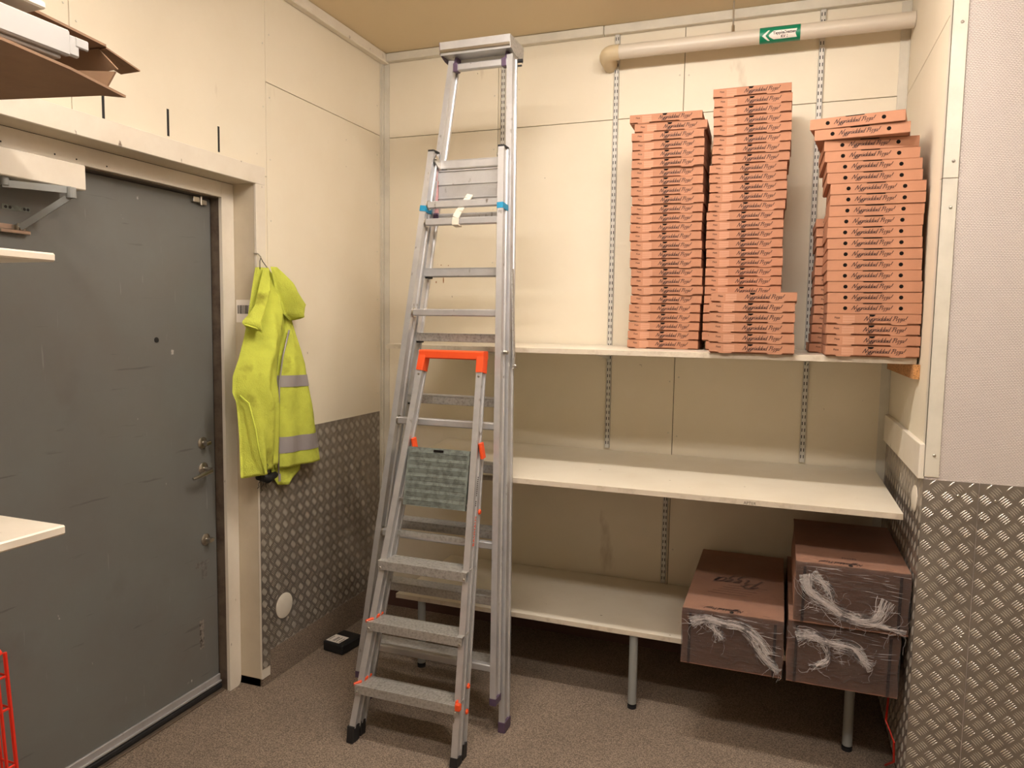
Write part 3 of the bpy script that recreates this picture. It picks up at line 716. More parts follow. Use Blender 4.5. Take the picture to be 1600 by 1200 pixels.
def strands(t, rnd, guide, width, n, y):
    G = _smooth([(a, b) for a, b in guide], 8); m_ = len(G)
    mb = MB()
    nrm = []
    for i in range(m_):
        d = (G[min(i+1, m_-1)]-G[max(i-1, 0)]).normalized(); nrm.append(Vector((-d.y, d.x, 0)))
    for s in range(n):
        a = rnd.uniform(-.15, .5)*(m_-1); b = rnd.uniform(.5, 1.15)*(m_-1)
        ph = rnd.uniform(0, 6.28); am = rnd.gauss(0, 1)*width; fan = rnd.gauss(0, 1)*width*1.3; pts = []
        for i in range(max(0, int(a)), min(m_-1, int(b))+1):
            p = G[i]; e = i/(m_-1)
            o = am*(.5+.5*math.sin(ph+e*7)) + fan*abs(2*e-1)**2.2
            q = p+nrm[i]*o
            pts.append((q.x+rnd.uniform(-.0012, .0012), y-.002-abs(rnd.gauss(0, .0018)), q.y+rnd.uniform(-.0012, .0012)))
        if len(pts) > 2: mb.tube(pts, rnd.choice([.0002, .0003, .0004, .0007]), 3, caps=False)
    for s in range(n//2):      # stray curly hairs
        p = G[rnd.randrange(m_)]; an = rnd.uniform(-2.9, .4); ln = rnd.uniform(.02, .08); q = Vector((p.x, p.y, 0)); pts = []
        for k in range(9):
            an += rnd.uniform(-.7, .7); q = q+Vector((math.cos(an), math.sin(an), 0))*ln/8
            pts.append((q.x, y-.002-rnd.uniform(0, .001), q.y))
        mb.tube(pts, .00035, 3, caps=False)
    part('torn_film', mb, 'strand', t, kind='stuff')
    vs = []; fs = []; k = 6
    for i, p in enumerate(G):
        e = i/(m_-1); wd = width*(.8+1.0*abs(math.sin(e*6+1)))
        for j in range(k):
            q = p+nrm[i]*((j/(k-1)-.4)*2*wd)
            vs.append((q.x, y-.0015-.0012*math.sin(j*2.1+i*1.3), q.y))
    for i in range(m_-1):
        for j in range(k-1): a = i*k+j; fs.append((a, a+1, a+k+1, a+k))
    part('film_web', MB().add(vs, fs), 'webfilm', t, smooth=True, recalc=False)
def film_glints(t, rnd, x0, x1, za, zb, y, n):
    """white strands painted in as highlights along pull lines of the film"""
    mb = MB()
    for s in range(n//2):
        x = rnd.uniform(x0, x1-.05); z = rnd.uniform(za, zb); l = rnd.uniform(.015, .12); sl_ = rnd.uniform(-.18, .12)
        mb.tube([(x, y-.0005, z), (x+l*.5, y-.0022, z+l*.5*sl_), (min(x+l, x1), y-.0005, z+l*sl_)], [.0002, .0007, .0002], 3, caps=False)
    part('film_highlights', mb, 'strand', t, kind='stuff')  # white tubes stand in for glints on film wrinkles
t, r = carton(-.322, .056, 2.875, 3.690, BZ+.001, .553, 'wrapped brown carton alone at the left on the low shelf', True, 5)
strands(t, r, [(-.285, .50), (-.235, .525), (-.16, .52), (-.09, .512), (-.03, .47), (.0, .42)], .011, 90, 2.862)
strands(t, r, [(-.21, .52), (-.19, .48), (-.17, .45)], .012, 24, 2.862)
strands(t, r, [(-.07, .50), (-.04, .44), (.02, .38), (.045, .36)], .010, 26, 2.862)
film_glints(t, r, -.31, .05, .515, .55, 2.862, 26)
film_glints(t, r, -.10, .05, .40, .52, 2.862, 22)
t, r = carton(.070, .448, 2.870, 3.690, BZ+.001, .566, 'wrapped brown carton at the bottom right, under another', False, 8)
strands(t, r, [(.10, .51), (.15, .525), (.22, .508), (.29, .500), (.33, .46), (.36, .44)], .012, 90, 2.857)
strands(t, r, [(.19, .50), (.21, .45), (.18, .42), (.15, .405)], .008, 26, 2.857)
film_glints(t, r, .08, .44, .52, .56, 2.857, 30)
film_glints(t, r, .20, .44, .44, .52, 2.857, 20)
t, r = carton(.086, .468, 2.855, 3.50, .5725, .800, 'wrapped brown carton on top of the right-hand one', False, 2)
strands(t, r, [(.115, .76), (.135, .70), (.20, .655), (.28, .615), (.36, .625), (.395, .70)], .013, 110, 2.842)
strands(t, r, [(.14, .765), (.19, .725), (.22, .665)], .010, 30, 2.842)
strands(t, r, [(.28, .62), (.36, .605), (.46, .590)], .006, 30, 2.842)

film_glints(t, r, .09, .46, .77, .795, 2.842, 26)
film_glints(t, r, .12, .46, .585, .77, 2.842, 46)

# ================================================================== TALL LADDER
YN = lambda z: 2.640+.1*z
YFa = lambda z: 2.709+.1*z
GP = [(-1,-1),(1,-1),(1,-.62),(.55,-.55),(.55,.55),(1,.62),(1,1),(-1,1),(-1,.62),(-.55,.55),(-.55,-.55),(-1,-.62)]
def stile(mb, p, q, wx, wy): return mb.bar(p, q, wx, wy, (1, 0, 0), prof=[(a, b) for a, b in GP])
tl = thing('platform_ladder', 'tall folded aluminium platform ladder leaning on the shelves', 'ladder', (-1.36, 2.72, FLOOR))
lx = lambda z: -1.700+.100*z+.0135     # near left stile centre
rx = lambda z: -1.022-.037*z-.0135     # near right stile centre
nz0, nz1 = .135, 2.398
for f in (lx, rx):
    o = part('stile', stile(MB(), (f(nz0), YN(nz0)+.030, nz0), (f(nz1), YN(nz1)+.030, nz1), .026, .058), 'alu', tl)
    part('end_cap', MB().bar((f(nz0), YN(nz0)+.030, nz0-.022), (f(nz0), YN(nz0)+.030, nz0+.006), .030, .063, (1, 0, 0), .003), 'purple', o)
    part('top_cap', MB().bar((f(nz1), YN(nz1)+.030, nz1-.002), (f(nz1), YN(nz1)+.030, nz1+.005), .029, .061, (1, 0, 0), .003), 'black', o)
    part('tape', MB().bar((f(2.138), YN(2.138)+.030, 2.138), (f(2.162), YN(2.162)+.030, 2.162), .028, .061, (1, 0, 0)), 'blue', o)
fl = lambda z: -1.692+.098*z+.013
fr2 = lambda z: -1.008-.040*z-.013
for f in (fl, fr2):
    o = part('stile', stile(MB(), (f(0), YFa(0)+.034, FLOOR+.03), (f(2.80), YFa(2.80)+.034, 2.80), .026, .066), 'alu', tl)
    part('foot', MB().bar((f(0), YFa(0)+.034, FLOOR+.002), (f(0), YFa(0)+.034, FLOOR+.045), .032, .072, (1, 0, 0), .003), 'purple', o)
for z in (2.168, 2.094, 1.707, 1.240, .752, .255):
    a, b = lx(z)+.008, rx(z)-.008; y = YN(z)+.022
    o = part('rung', MB().bar((a, y, z), (b, y, z), .028, .030, (0, 1, 0), .004), 'alu', tl)
    part('collar', MB().tube([(a-.001, y, z), (a+.012, y, z)], .021, 14), 'steel', o, smooth='auto')
for z in (2.355, 1.887, 1.604, 1.333, 1.055, .782, .506, .235):
    a, b = fl(z)+.010, fr2(z)-.010; y = YFa(z)
    mb = MB().box((a, y+.002, z+.010), (b, y+.078, z+.014)).box((a, y+.002, z-.020), (b, y+.005, z+.012), .0008).box((a, y+.075, z-.020), (b, y+.078, z+.012), .0008)
    mb.box((a, y+.004, z-.022), (b, y+.014, z-.019)).box((a, y+.066, z-.022), (b, y+.076, z-.019))
    o = part('tread', mb, 'alu2' if z < 1.7 else 'alu', tl)
    part('tread_bracket', MB().box((a-.002, y+.010, z-.030), (a+.012, y+.060, z+.009), .002), 'black', o)
# folded platform between the stiles
a, b = fl(2.25)+.018, fr2(2.25)-.018; y = YFa(2.25)+.012
pm = MB().box((a, y, 2.185), (b, y+.006, 2.325), .001)
for z in (2.203, 2.262, 2.320): pm.box((a, y-.006, z), (b, y+.002, z+.006), .001)
for k in range(12): pm.box((a+.004, y-.0012, 2.212+.004*k), (b-.004, y, 2.2135+.004*k))
pf = part('platform', pm, 'alu', tl)
part('side_strip', MB().box((a-.016, y-.008, 2.11), (a-.002, y+.008, 2.345), .002), 'pink', pf)
part('side_strip', MB().box((b+.002, y-.008, 2.11), (b+.014, y+.008, 2.20), .002), 'pink', pf)
lb = part('platform_bar', MB().bar((a-.02, y, 2.125), (b+.01, y, 2.125), .022, .028, (0, 1, 0), .003), 'alu', tl)
part('bar_end', MB().box((a-.024, y-.016, 2.108), (a+.006, y+.014, 2.142), .002).box((b-.004, y-.016, 2.108), (b+.012, y+.014, 2.142), .002), 'purple', lb)
cp = [(-1.285, YFa(2.2)+.006, 2.215), (-1.29, YFa(2.2)-.004, 2.20), (-1.300, YN(2.13)+.004, 2.135), (-1.312, YN(2.1)-.002, 2.108), (-1.314, YN(2.1)-.002, 2.078), (-1.312, YN(2.1)+.030, 2.072)]
mb = MB()
for i in range(len(cp)-1): mb.bar(cp[i], cp[i+1], .030, .004, (1, 0, 0))
part('locking_clip', mb, 'paint', tl)
# top tray
y0, y1 = 2.955, 3.11; xa, xb = -1.440, -1.118
tm = MB().box((xa, y0, 2.822), (xb, y1, 2.826), .001)
tm.prism([(y0, 2.822), (y0-.004, 2.838), (y0-.010, 2.868), (y0-.007, 2.870), (y0+.003, 2.838), (y0+.004, 2.826)], 'x', xa, xb)
tm.prism([(y1, 2.822), (y1+.004, 2.838), (y1+.010, 2.868), (y1+.007, 2.870), (y1-.003, 2.838), (y1-.004, 2.826)], 'x', xa, xb)
tm.box((xa-.001, y0, 2.816), (xb+.001, y0+.004, 2.822), .0008)
ty = part('tray', tm, 'alu', tl)
part('tray_bead', MB().bar((xa, y0-.004, 2.832), (xb, y0-.004, 2.832), .006, .014, (0, 1, 0), .002), 'steel', ty, smooth='auto')
part('tray_end', MB().prism([(y0-.009, 2.869), (y1+.009, 2.869), (y1, 2.800), (y0+.05, 2.806), (y0, 2.820)], 'x', xb, xb+.003), 'alu2', ty)
part('tray_end', MB().prism([(y0-.009, 2.869), (y1+.009, 2.869), (y1, 2.800), (y0+.05, 2.806), (y0, 2.820)], 'x', xa-.003, xa), 'purple', ty)
part('back_panel', MB().box((fl(2.78)+.012, 3.045, 2.775), (fr2(2.78)-.012, 3.049, 2.822)), 'white', tl)
hbz = 2.772
hb_ = part('handle_bar', MB().bar((fl(hbz)+.01, YFa(hbz)+.012, hbz), (fr2(hbz)-.01, YFa(hbz)+.012, hbz), .026, .030, (0, 1, 0), .004), 'alu', tl)
for f, s in ((fl, 1), (fr2, -1)):
    part('corner_bracket', MB().box((f(hbz)+s*.014, YFa(hbz)-.004, hbz-.018), (f(hbz)+s*.036, YFa(hbz)+.030, hbz+.018), .002)
         .prism([(YFa(hbz), hbz+.01), (YFa(hbz)+.02, hbz+.01), (YFa(hbz)+.075, 2.822), (YFa(hbz)+.02, 2.822)], 'x', f(hbz)+s*.014, f(hbz)+s*.024), 'purple', hb_)
part('knob', MB().tube([(fr2(2.80)+.012, 3.06, 2.795), (fr2(2.8)+.034, 3.06, 2.795)], .008, 10).tube([(fr2(2.80)+.012, 3.06, 2.775), (fr2(2.8)+.030, 3.06, 2.775)], .004, 8), 'black', tl)
# hinge plates and side strut
for f, g, s in ((lx, fl, 1), (rx, fr2, -1)):
    zz = 2.372
    part('hinge_plate', MB().bar((f(zz)+s*.015, YN(zz)+.020, zz), (f(zz)+s*.017, YFa(2.33)+.030, 2.325), .005, .034, (1, 0, 0)).tube([(f(zz)+s*.013, YN(zz)+.022, zz-.004), (f(zz)+s*.024, YN(zz)+.022, zz-.004)], .008, 10), 'steel', tl)
sx = lambda z: fr2(z)+.017
part('side_strut', MB().bar((sx(1.90), YFa(1.9)+.02, 1.895), (sx(1.50)+.004, YFa(1.5)+.045, 1.475), .006, .018, (1, 0, 0)), 'alu2', tl)
part('bolt', MB().tube([(rx(1.545)+.012, YN(1.545)+.04, 1.545), (rx(1.545)+.030, YN(1.545)+.04, 1.545)], .009, 10), 'steel', tl, smooth='auto')
part('bolt', MB().tube([(sx(1.49), YFa(1.49)+.045, 1.485), (sx(1.49)+.016, YFa(1.49)+.045, 1.485)], .009, 10), 'steel', tl, smooth='auto')

# ================================================================== SMALL STEPLADDER
sl = thing('stepladder', 'small folded stepladder with orange top in front of the tall one', 'ladder', (-1.33, 2.46, FLOOR))
SY = lambda z: 2.420+.21*z
slx = lambda z: -1.575+.098*z+.014
srx = lambda z: -1.090-.029*z-.014
DS = Vector((0, .21, 1)).normalized()
for f, s in ((slx, -1), (srx, 1)):
    o = part('front_stile', stile(MB(), (f(0), SY(0)+.022, FLOOR+.03), (f(1.50), SY(1.50)+.022, 1.50), .026, .046), 'alu', sl)
    part('foot', MB().bar((f(0), SY(0)+.017, FLOOR+.001), (f(0), SY(0)+.024, FLOOR+.065 if s < 0 else FLOOR+.035), .031, .052, (1, 0, 0), .002), 'black', o)
    g = lambda z, f=f: f(z)+.002
    o = part('rear_stile', stile(MB(), (g(0), SY(0)+.074, FLOOR+.03), (g(1.13), SY(1.13)+.062, 1.13), .022, .034), 'alu', sl)
    part('foot', MB().bar((g(0), SY(0)+.070, FLOOR+.001), (g(0), SY(0)+.076, FLOOR+.060), .026, .038, (1, 0, 0), .002), 'black', o)
    cx_ = f(1.15)+(.026 if s < 0 else .020)
    part('clip', MB().bar((cx_+.004, SY(1.12)+.046, 1.120), (cx_-.004, SY(1.18)+.026, 1.182), .014, .032, (1, 0, 0), .004), 'orange', sl)
for z in (.672, .432, .185):
    a, b = slx(z)+.013, srx(z)-.013; y = SY(z)
    mb = MB().box((a-.026, y-.020, z+.018), (b+.024, y+.072, z+.022), .0008).box((a-.024, y-.020, z-.016), (b+.022, y-.016, z+.020), .0012)
    for k in range(7): mb.box((a, y-.012+.011*k, z+.022), (b, y-.008+.011*k, z+.0232))
    mb.box((a, y+.068, z-.01), (b, y+.071, z+.02))
    o = part('step', mb, 'alu2', sl)
    part('rivet', MB().disc((a-.014, y-.020, z-.006), (0, -1, 0), .005, .001, 10, dome=.002).disc((b+.012, y-.020, z-.006), (0, -1, 0), .005, .001, 10, dome=.002), 'steel', o)
    if z < .5:
        part('orange_clip', MB().bar((a-.028, y-.018, z+.020), (a-.006, y+.010, z+.026), .012, .010, (0, 0, 1), .002).bar((a-.006, y+.010, z+.026), (a+.000, y+.066, z+.030), .012, .010, (0, 0, 1), .002), 'orange', o)
    if z < .2:
        part('orange_clip', MB().box((b+.012, y-.024, z+.002), (b+.034, y-.004, z+.030), .003).box((b+.008, y-.010, z+.020), (b+.016, y+.030, z+.034), .002), 'orange', o)
# ribbed grey folded platform
a, b = -1.438, -1.158
z0, z1 = .915, 1.150
pv = lambda x, dz, dy: Vector((x, SY(z0)+.012, z0)) + DS*dz + Vector((0, 1, -.21)).normalized()*dy
pm = MB(); H = (z1-z0)*1.02
def plank(mb, xa, xb, d0, d1, t0, t1):
    mb.add([pv(xa, d0, t0), pv(xb, d0, t0), pv(xb, d1, t0), pv(xa, d1, t0), pv(xa, d0, t1), pv(xb, d0, t1), pv(xb, d1, t1), pv(xa, d1, t1)],
           [(0, 1, 2, 3), (4, 7, 6, 5), (0, 4, 5, 1), (1, 5, 6, 2), (2, 6, 7, 3), (3, 7, 4, 0)])
plank(pm, a, b, 0, H, 0, .018)
pl = part('platform', pm, 'greyplastic', sl)
rb = MB()
for k in range(7):
    for q in (0, .007, .014): plank(rb, a+.010, b-.010, .008+k*.0325+q, .008+k*.0325+q+.0028, -.0022, .001)
part('ribs', rb, 'greyplastic', pl)
nb = MB(); plank(nb, (a+b)/2-.022, (a+b)/2+.022, H-.016, H-.006, -.0026, .0005); part('slot', nb, 'nearblack', pl)
part('axle', MB().tube([(slx(.935)+.004, SY(.935)+.028, .932), (srx(.935)-.004, SY(.935)+.028, .932)], .007, 12), 'steel', sl, smooth='auto')
part('rear_brace', MB().bar((slx(.15), SY(.15)+.076, .135), (srx(.15), SY(.15)+.076, .135), .020, .014, (0, 0, 1)), 'alu2', sl)
part('rear_brace', MB().bar((slx(.78), SY(.78)+.070, .785), (srx(.78), SY(.78)+.070, .785), .020, .014, (0, 0, 1)), 'alu2', sl)
# orange top handle
z = 1.50
mb = MB().bar((slx(z)-.012, SY(1.535)+.022, 1.532), (srx(z)+.014, SY(1.535)+.022, 1.532), .052, .036, (0, 1, 0), .005)
for f in (slx, srx): mb.bar((f(1.46), SY(1.46)+.022, 1.462), (f(1.52), SY(1.52)+.022, 1.525), .031, .052, (1, 0, 0), .003)
part('top_handle', mb, 'orange', sl)
part('screw', MB().disc((slx(1.45), SY(1.45)-.002, 1.45), (0, -1, 0), .005, .001, 10, dome=.002).disc((srx(1.45), SY(1.45)-.002, 1.45), (0, -1, 0), .005, .001, 10, dome=.002), 'steel', sl)
for zz, yy in ((.905, .062), (.245, .060), (.150, .062)):
    part('button', MB().disc((srx(zz)+.014, SY(zz)+yy, zz), (1, 0, 0), .011, .005, 16, dome=.003), 'orange', sl, smooth='auto')
sd_ = frame_mtx((srx(.78)+.0139, SY(.78)+.031, .78), (0, .205, 1), (0, -1, .205))
part('lettering', text_mb('BAUHAUS', .024, sd_, bold=.0006, space=1.15), 'orange', sl, recalc=False, label='orange lettering up the side of the right stile')
sd_ = frame_mtx((srx(.92)+.0134, SY(.93)+.028, .935), (0, .205, 1), (0, -1, .205))
mk = MB(); rr = random.Random(4)
for k in range(15):
    if k in (3, 4): continue
    mk.add([sd_ @ Vector((.008*k, .001, 0)), sd_ @ Vector((.008*k+.005, .001, 0)), sd_ @ Vector((.008*k+.005, .011, 0)), sd_ @ Vector((.008*k, .011, 0))], [(0, 1, 2, 3)])
part('worn_print', mk, 'inkgrey', sl, recalc=False)

# ================================================================== JACKET
jk = thing('work_jacket', 'yellow high-visibility fleece jacket hanging from a wall hook', 'jacket', (XL+.06, 2.70, 1.9))
def interp(tab, z):
    tab = sorted(tab, key=lambda p: -p[1])
    if z >= tab[0][1]: return tab[0][0]
    for (y0, z0), (y1, z1) in zip(tab, tab[1:]):
        if z1 <= z <= z0:
            t = (z0-z)/(z0-z1+1e-9); return y0+(y1-y0)*t
    return tab[-1][0]
def drape(left, right, xbase, depth, folds, name, mt, parent, zt=None, zb=None, ns=40, nzs=70, skew=0, label=None, bl=0, br=0, seed=0):
    """cloth lobe between two outline tables (y,z); bulges into the room, closed round the back"""
    rnd = random.Random(seed)
    zt = zt or min(max(p[1] for p in left), max(p[1] for p in right)); zb = zb or max(min(p[1] for p in left), min(p[1] for p in right))
    vs = []; fs = []; K = ns*2
    for j in range(nzs+1):
        t = j/nzs; z = zt+(zb-zt)*t
        yl, yr = interp(left, z), interp(right, z); wd = max(yr-yl, .004)
        dep = depth*(.35+.65*min(1, t*3))*(1-.10*t)
        for i in range(K):
            if i < ns: s = i/(ns-1); fr = True
            else: s = 1-(i-ns)/(ns-1); fr = False
            y = yl+wd*s
            zz = z + (bl*(1-s)+br*s)*t
            if fr:
                env = math.sin(PI*min(max(s, 0), 1))**.6
                x = xbase + dep*env
                for (fs_, am, ph, slope) in folds: x += am*env*math.cos(2*PI*(fs_*(s+slope*t))+ph)*(.4+.6*t)
                x += .002*math.sin(13*t+5*s+seed)*env
            else:
                x = xbase - .006*math.sin(PI*s)
            if fr: x += env*(.020*noise.noise(Vector((y*10, zz*3.5, seed*3.1)))+.005*noise.noise(Vector((y*30+zz*14, zz*13, seed*1.7))))
            vs.append((x, y, zz))
    for j in range(nzs):
        for i in range(K): a = j*K+i; b2 = j*K+(i+1) % K; fs.append((a, b2, b2+K, a+K))
    fs.append(tuple(range(K))); fs.append(tuple(nzs*K+i for i in range(K-1, -1, -1)))
    return part(name, MB().add(vs, fs), mt, parent, smooth=True, label=label), vs
X0 = XL+.020
mainL = [(2.624,1.894),(2.600,1.80),(2.583,1.728),(2.549,1.60),(2.510,1.50),(2.473,1.432),(2.469,1.36),(2.490,1.322),(2.500,1.25),(2.506,1.174),(2.510,1.0),(2.515,.985)]
mainR = [(2.700,1.894),(2.735,1.86),(2.775,1.79),(2.800,1.70),(2.790,1.607),(2.745,1.474),(2.735,1.388),(2.730,1.146),(2.725,.985)]
body, _ = drape(mainL, mainR, X0, .085, [(1.6, .015, .3, .35), (3.3, .009, 1.2, -.35)], 'body', 'hivis', jk, zt=1.893, zb=.990, seed=1, bl=-.01, br=.035)
backL = [(2.690,1.10),(2.702,1.01),(2.720,.950),(2.760,.900)]; backR = [(2.90,1.10),(2.934,.990),(2.925,.944),(2.800,.900)]
drape(backL, backR, X0, .035, [(1.2, .004, 0, 0)], 'hem_lining', 'hivis', jk, zt=1.09, zb=.902, ns=12, nzs=12, seed=4)
panL = [(2.786,1.70),(2.770,1.60),(2.742,1.473),(2.729,1.387),(2.720,1.20),(2.717,.98)]
panR = [(2.815,1.70),(2.850,1.60),(2.913,1.465),(2.954,1.339),(2.990,1.24),(3.015,1.156),(3.050,.98)]
XS = X0+.020
sleeve, _ = drape(panL, panR, XS, .060, [(.9, .010, .5, .2), (2.2, .004, 0, .3)], 'sleeve', 'hivis', jk, zt=1.70, zb=1.000, seed=2, bl=-.010, br=-.022)
def band(z0, z1, sk):
    L = [(y-.002, z) for y, z in panL]; R = [(y+.002, z) for y, z in panR]
    vs = []; fs = []; ns = 20; nr = 4
    for j in range(nr+1):
        for i in range(ns):
            s = i/(ns-1); z = z1+(z0-z1)*j/nr; t = (1.70-z)/(1.70-1.0)
            yl, yr = interp(L, z), interp(R, z); dep = .060*(.35+.65*min(1, t*3))*(1-.10*t); env = math.sin(PI*s)**.6 if 0 < s < 1 else 0
            x = XS+.0018+(dep+.0015)*env
            for (f_, am, ph, slope) in [(.9, .010, .5, .2), (2.2, .004, 0, .3)]: x += am*env*math.cos(2*PI*(f_*(s+slope*t))+ph)*(.4+.6*t)
            x += .002*math.sin(13*t+5*s+2)*env
            zz = z+(-.010*(1-s)-.022*s)*t+sk*s
            yy_ = yl+(yr-yl)*s; x += env*(.020*noise.noise(Vector((yy_*10, zz*3.5, 6.2)))+.005*noise.noise(Vector((yy_*30+zz*14, zz*13, 3.4))))
            vs.append((x, yl+(yr-yl)*s, zz))
    for j in range(nr):
        for i in range(ns-1): a = j*ns+i; fs.append((a, a+1, a+ns+1, a+ns))
    part('reflective_band', MB().add(vs, fs), 'reflect', sleeve, smooth=True, label='grey reflective tape round the sleeve')
band(1.366, 1.418, 0); band(1.066, 1.140, 0)
# hood / collar lobes at the top
hoodL = [(2.655,1.898),(2.668,1.86),(2.690,1.789),(2.740,1.70),(2.800,1.665)]; hoodR = [(2.690,1.898),(2.730,1.872),(2.778,1.83),(2.825,1.78),(2.885,1.712),(2.84,1.665)]
drape(hoodL, hoodR, X0+.055, .050, [(1.4, .008, .2, .4)], 'collar', 'hivis', jk, zt=1.897, zb=1.672, ns=18, nzs=22, seed=5, bl=-.01, br=.035)
lapL = [(2.620,1.890),(2.595,1.829),(2.560,1.727),(2.525,1.69),(2.474,1.654),(2.500,1.632),(2.543,1.614)]; lapR = [(2.652,1.890),(2.640,1.80),(2.612,1.72),(2.590,1.66),(2.575,1.625),(2.56,1.614)]
drape(lapL, lapR, X0+.048, .045, [(1.1, .006, .8, .2)], 'cuff', 'hivis', jk, zt=1.889, zb=1.617, ns=16, nzs=26, seed=6)
# seams, zip, lining, cords, loop
part('zip', MB().tube([(X0+.060, 2.775, 1.62), (X0+.048, 2.742, 1.50), (X0+.040, 2.726, 1.38), (X0+.038, 2.718, 1.20), (X0+.038, 2.716, .96)], .004, 6), 'reflect', jk, smooth=True)
part('zip_pull', MB().box((X0+.040, 2.710, .93), (X0+.046, 2.722, .965), .001), 'reflect', jk)
part('piping', MB().tube([(X0+.030, 2.480, 1.345), (X0+.055, 2.505, 1.31), (X0+.075, 2.520, 1.20), (X0+.080, 2.530, 1.12), (X0+.085, 2.560, 1.00)], .0035, 6), 'hiedge', body, smooth=True)
part('piping', MB().tube([(X0+.058, 2.480, 1.645), (X0+.080, 2.530, 1.628), (X0+.078, 2.566, 1.612)], .003, 6), 'hiedge', jk, smooth=True)
part('lining', MB().tube([(X0+.02, 2.600, .975), (X0+.03, 2.65, .955), (X0+.025, 2.71, .962)], [.018, .022, .014], 10), 'black', jk, smooth=True)
ln = MB()
for sd2 in range(3):
    rr = random.Random(20+sd2); p = [X0+.070, 2.572+.012*sd2, 1.035]; pts = [tuple(p)]
    for k in range(9):
        p[0] -= .005; p[1] += rr.uniform(-.012, .016); p[2] -= rr.uniform(.008, .02); pts.append(tuple(p))
    ln.tube(pts, .0014, 5)
part('drawcord', ln, 'black', jk)
hk = MB().tube([(XL, 2.640, 1.955), (XL+.022, 2.642, 1.952), (XL+.034, 2.644, 1.938), (XL+.030, 2.645, 1.924)], .0025, 8)
solo('wall_hook', hk, 'steel', 'small bent wire hook in the wall holding the yellow jacket', 'hook', (XL+.01, 2.64, 1.95))
part('hanging_loop', MB().tube([(XL+.04, 2.630, 1.885), (XL+.034, 2.637, 1.92), (XL+.033, 2.645, 1.936), (XL+.034, 2.656, 1.92), (XL+.05, 2.672, 1.888)], .0018, 6), 'inkgrey', jk, smooth=True)

# ================================================================== small black box on the floor
bx = thing('black_case', 'small flat black box with white label on the floor by the left wall', 'box', (-2.06, 3.13, FLOOR))
R = Matrix.Translation((-2.075, 3.150, FLOOR)) @ Matrix.Rotation(math.radians(-8), 4, 'Z')
part('case', MB().box((-.065, -.080, .001), (.065, .080, .052), .006).xform(R), 'black', bx)
lbm = part('label', MB().box((-.056, -.066, .0522), (.030, .012, .0528)).xform(R), 'stickerwhite', bx)
mb = MB()
for k, xx in enumerate((-.048, -.022, -.014, .0, .020)): mb.box((xx, -.055, .0529), (xx+.004, -.010 + .004*(k % 2), .0532))
part('print', mb.xform(R), 'inkgrey', lbm)

# ================================================================== LEFT SHELF UNIT (near, outside the door swing)
XE, YE = -1.50, 1.170
def near_board(label, zt, th):
    t = thing('side_shelf', label, 'shelf', (-1.85, YE, zt-th), 'white shelves on the left wall')
    part('board', MB().box((XL+.004, -.2, zt-th), (XE, YE, zt), .0035), 'paint', t)
    return t
near_board('white shelf board corner in front of the door, lower one', 1.199, .022)
t = near_board('white shelf board end in front of the door, at eye height', 1.806, .019)
part('bracket', MB().prism([(XL+.006, 1.70), (XL+.006, 1.786), (XE-.02, 1.786), (XE-.02, 1.775)], 'y', 1.03, 1.05), 'white', t)
t = near_board('highest shelf on the left wall, under the folded cardboard', 2.335, .016)
part('edge_rail', MB().box((XE-.004, -.2, 2.236), (XE+.012, 1.215, 2.292), .004).box((XE-.004, 1.195, 2.240), (XE+.008, 1.240, 2.285), .004).box((XE+.004, 1.228, 2.262), (XE+.010, 1.262, 2.284), .003)
     .box((XE-.045, .9, 2.228), (XE, 1.20, 2.236), .002), 'railgrey', t)
solo('bracket_arm', MB().bar((XE-.05, 1.0, 2.190), (XL+.004, .90, 2.02), .030, .012, (0, 0, 1)), 'white', 'white metal bracket arm below the lower cardboard at top left', 'bracket', (XL+.01, .9, 2.02))
def sheet(name, pts, th, label, mt='flatcard'):
    """thin corrugated sheet polygon with true thickness"""
    n = len(pts); c = sum((Vector(p) for p in pts), Vector())/n
    mb = MB(); mb.add([Vector(p) for p in pts]+[Vector(p)+Vector((0, 0, th)) for p in pts], [tuple(range(n-1, -1, -1)), tuple(range(n, 2*n))]+[(i, (i+1) % n, n+(i+1) % n, n+i) for i in range(n)])
    t = thing(name, label, 'cardboard', tuple(c), 'flattened cardboard on the left shelf')
    part('sheet', mb, mt, t); return t
t = sheet('cardboard_sheet', [(-1.60, .30, 2.352), (-1.605, 1.19, 2.352), (-1.642, 1.44, 2.352), (-2.05, 1.44, 2.352), (-2.10, 1.0, 2.352), (-2.1, .30, 2.352)], .006, 'upper flattened brown cardboard sticking out over the left shelf')
def flap(par, q, th=.004):
    q = [Vector(p) for p in q]; nn = (q[1]-q[0]).cross(q[2]-q[0]).normalized()*th
    part('flap', MB().add(q+[p+nn for p in q], [(0, 1, 2, 3), (7, 6, 5, 4), (0, 4, 5, 1), (1, 5, 6, 2), (2, 6, 7, 3), (3, 7, 4, 0)]), 'flatcard', par)
flap(t, [(-1.642, 1.44, 2.352), (-1.72, 1.44, 2.352), (-1.728, 1.56, 2.334), (-1.680, 1.58, 2.343)])
flap(t, [(-1.665, 1.438, 2.351), (-2.02, 1.438, 2.351), (-2.05, 1.47, 2.285), (-1.625, 1.46, 2.302)])
t = sheet('cardboard_sheet', [(-1.474, .30, 2.212), (-1.474, 1.05, 2.212), (-1.50, 1.22, 2.212), (-1.556, 1.417, 2.212), (-1.60, 1.385, 2.212), (-1.88, 1.332, 2.212), (-2.10, 1.28, 2.212), (-2.10, .30, 2.212)], .006, 'lower flattened brown cardboard under the white rail at top left')
flap(t, [(-1.60, 1.352, 2.219), (-1.542, 1.355, 2.219), (-1.523, 1.362, 2.253), (-1.640, 1.358, 2.266)])

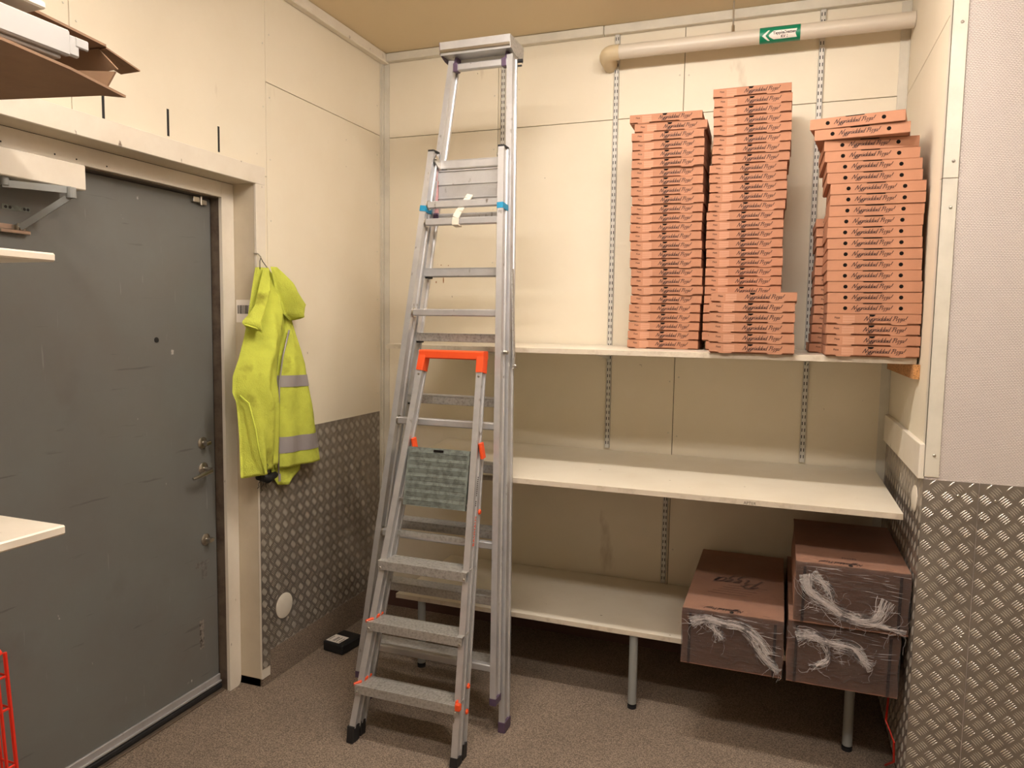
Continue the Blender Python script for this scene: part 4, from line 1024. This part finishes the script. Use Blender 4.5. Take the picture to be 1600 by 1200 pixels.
# red wire basket stand at lower left
bk = thing('wire_basket', 'tall red wire basket at the lower left edge', 'basket', (-1.62, .80, FLOOR))
top = [(-1.455, .99, .985), (-1.455, .62, .985), (-1.80, .62, .985), (-1.80, .99, .985)]
bot = [(-1.425, 1.025, .0), (-1.425, .585, .0), (-1.83, .585, .0), (-1.83, 1.025, .0)]
rim = []
for k in range(4):
    c = Vector(top[k]); n_ = Vector(top[(k+1) % 4]); pvv = Vector(top[k-1])
    rim += [c+(pvv-c).normalized()*.02, c+(pvv-c).normalized()*.006+(n_-c).normalized()*.006, c+(n_-c).normalized()*.02]
part('rim', MB().tube(rim, .005, 8, closed=True), 'red', bk, smooth='auto')
mb = MB()
lv = lambda t: [Vector(top[k]).lerp(Vector(bot[k]), t) for k in range(4)]
for t_ in (.05, .12, .245, .36, .40, .55, .7, .85, 1.0): mb.tube(lv(t_)+[], .0028, 6, closed=True)
part('horizontal_wires', mb, 'red', bk)
mb = MB()
for k in range(4):
    for j in range(8):
        s = j/8; a = Vector(top[k]).lerp(Vector(top[(k+1) % 4]), s); b = Vector(bot[k]).lerp(Vector(bot[(k+1) % 4]), s)
        b.z = FLOOR if j == 0 else 0.0
        mb.tube([a, b], .0042 if j == 0 else .0028, 6)
        if j == 0: mb.tube([a.lerp(Vector(top[(k+1) % 4]), .05), b.lerp(Vector(bot[(k+1) % 4]), .05)], .0035, 6)
part('vertical_wires', mb, 'red', bk)
mb = MB()
for j in range(9): mb.tube([Vector(bot[0]).lerp(Vector(bot[1]), j/8), Vector(bot[3]).lerp(Vector(bot[2]), j/8)], .0028, 6)
part('base_wires', mb, 'red', bk)

# debris on floor: cable behind cartons
solo('cable', MB().tube([(.462, 3.30, .28), (.455, 3.10, .24), (.430, 2.96, .20), (.455, 2.92, .14), (.463, 2.95, .05), (.45, 3.05, FLOOR+.004)], .004, 8), 'red', 'red cable hanging beside the wrapped cartons at the right wall', 'cable', (.455, 3.0, .15), smooth='auto')

# ================================================================== lamp fittings
for i, (lx_, ly, ln_, ax, wt) in enumerate(LAMPS):
    t = thing('ceiling_lamp', 'long ceiling tube lamp %s' % ('above the shelves' , 'over the left of the room', 'over the right of the room')[i], 'lamp', (lx_, ly, CEIL))
    part('housing', MB().box((lx_-ln_/2-.03, ly-.06, CEIL-.05), (lx_+ln_/2+.03, ly+.06, CEIL), .004), 'white', t)
    part('diffuser', MB().box((lx_-ln_/2, ly-.045, CEIL-.085), (lx_+ln_/2, ly+.045, CEIL-.0505), .004), lit(wt, ln_), t)
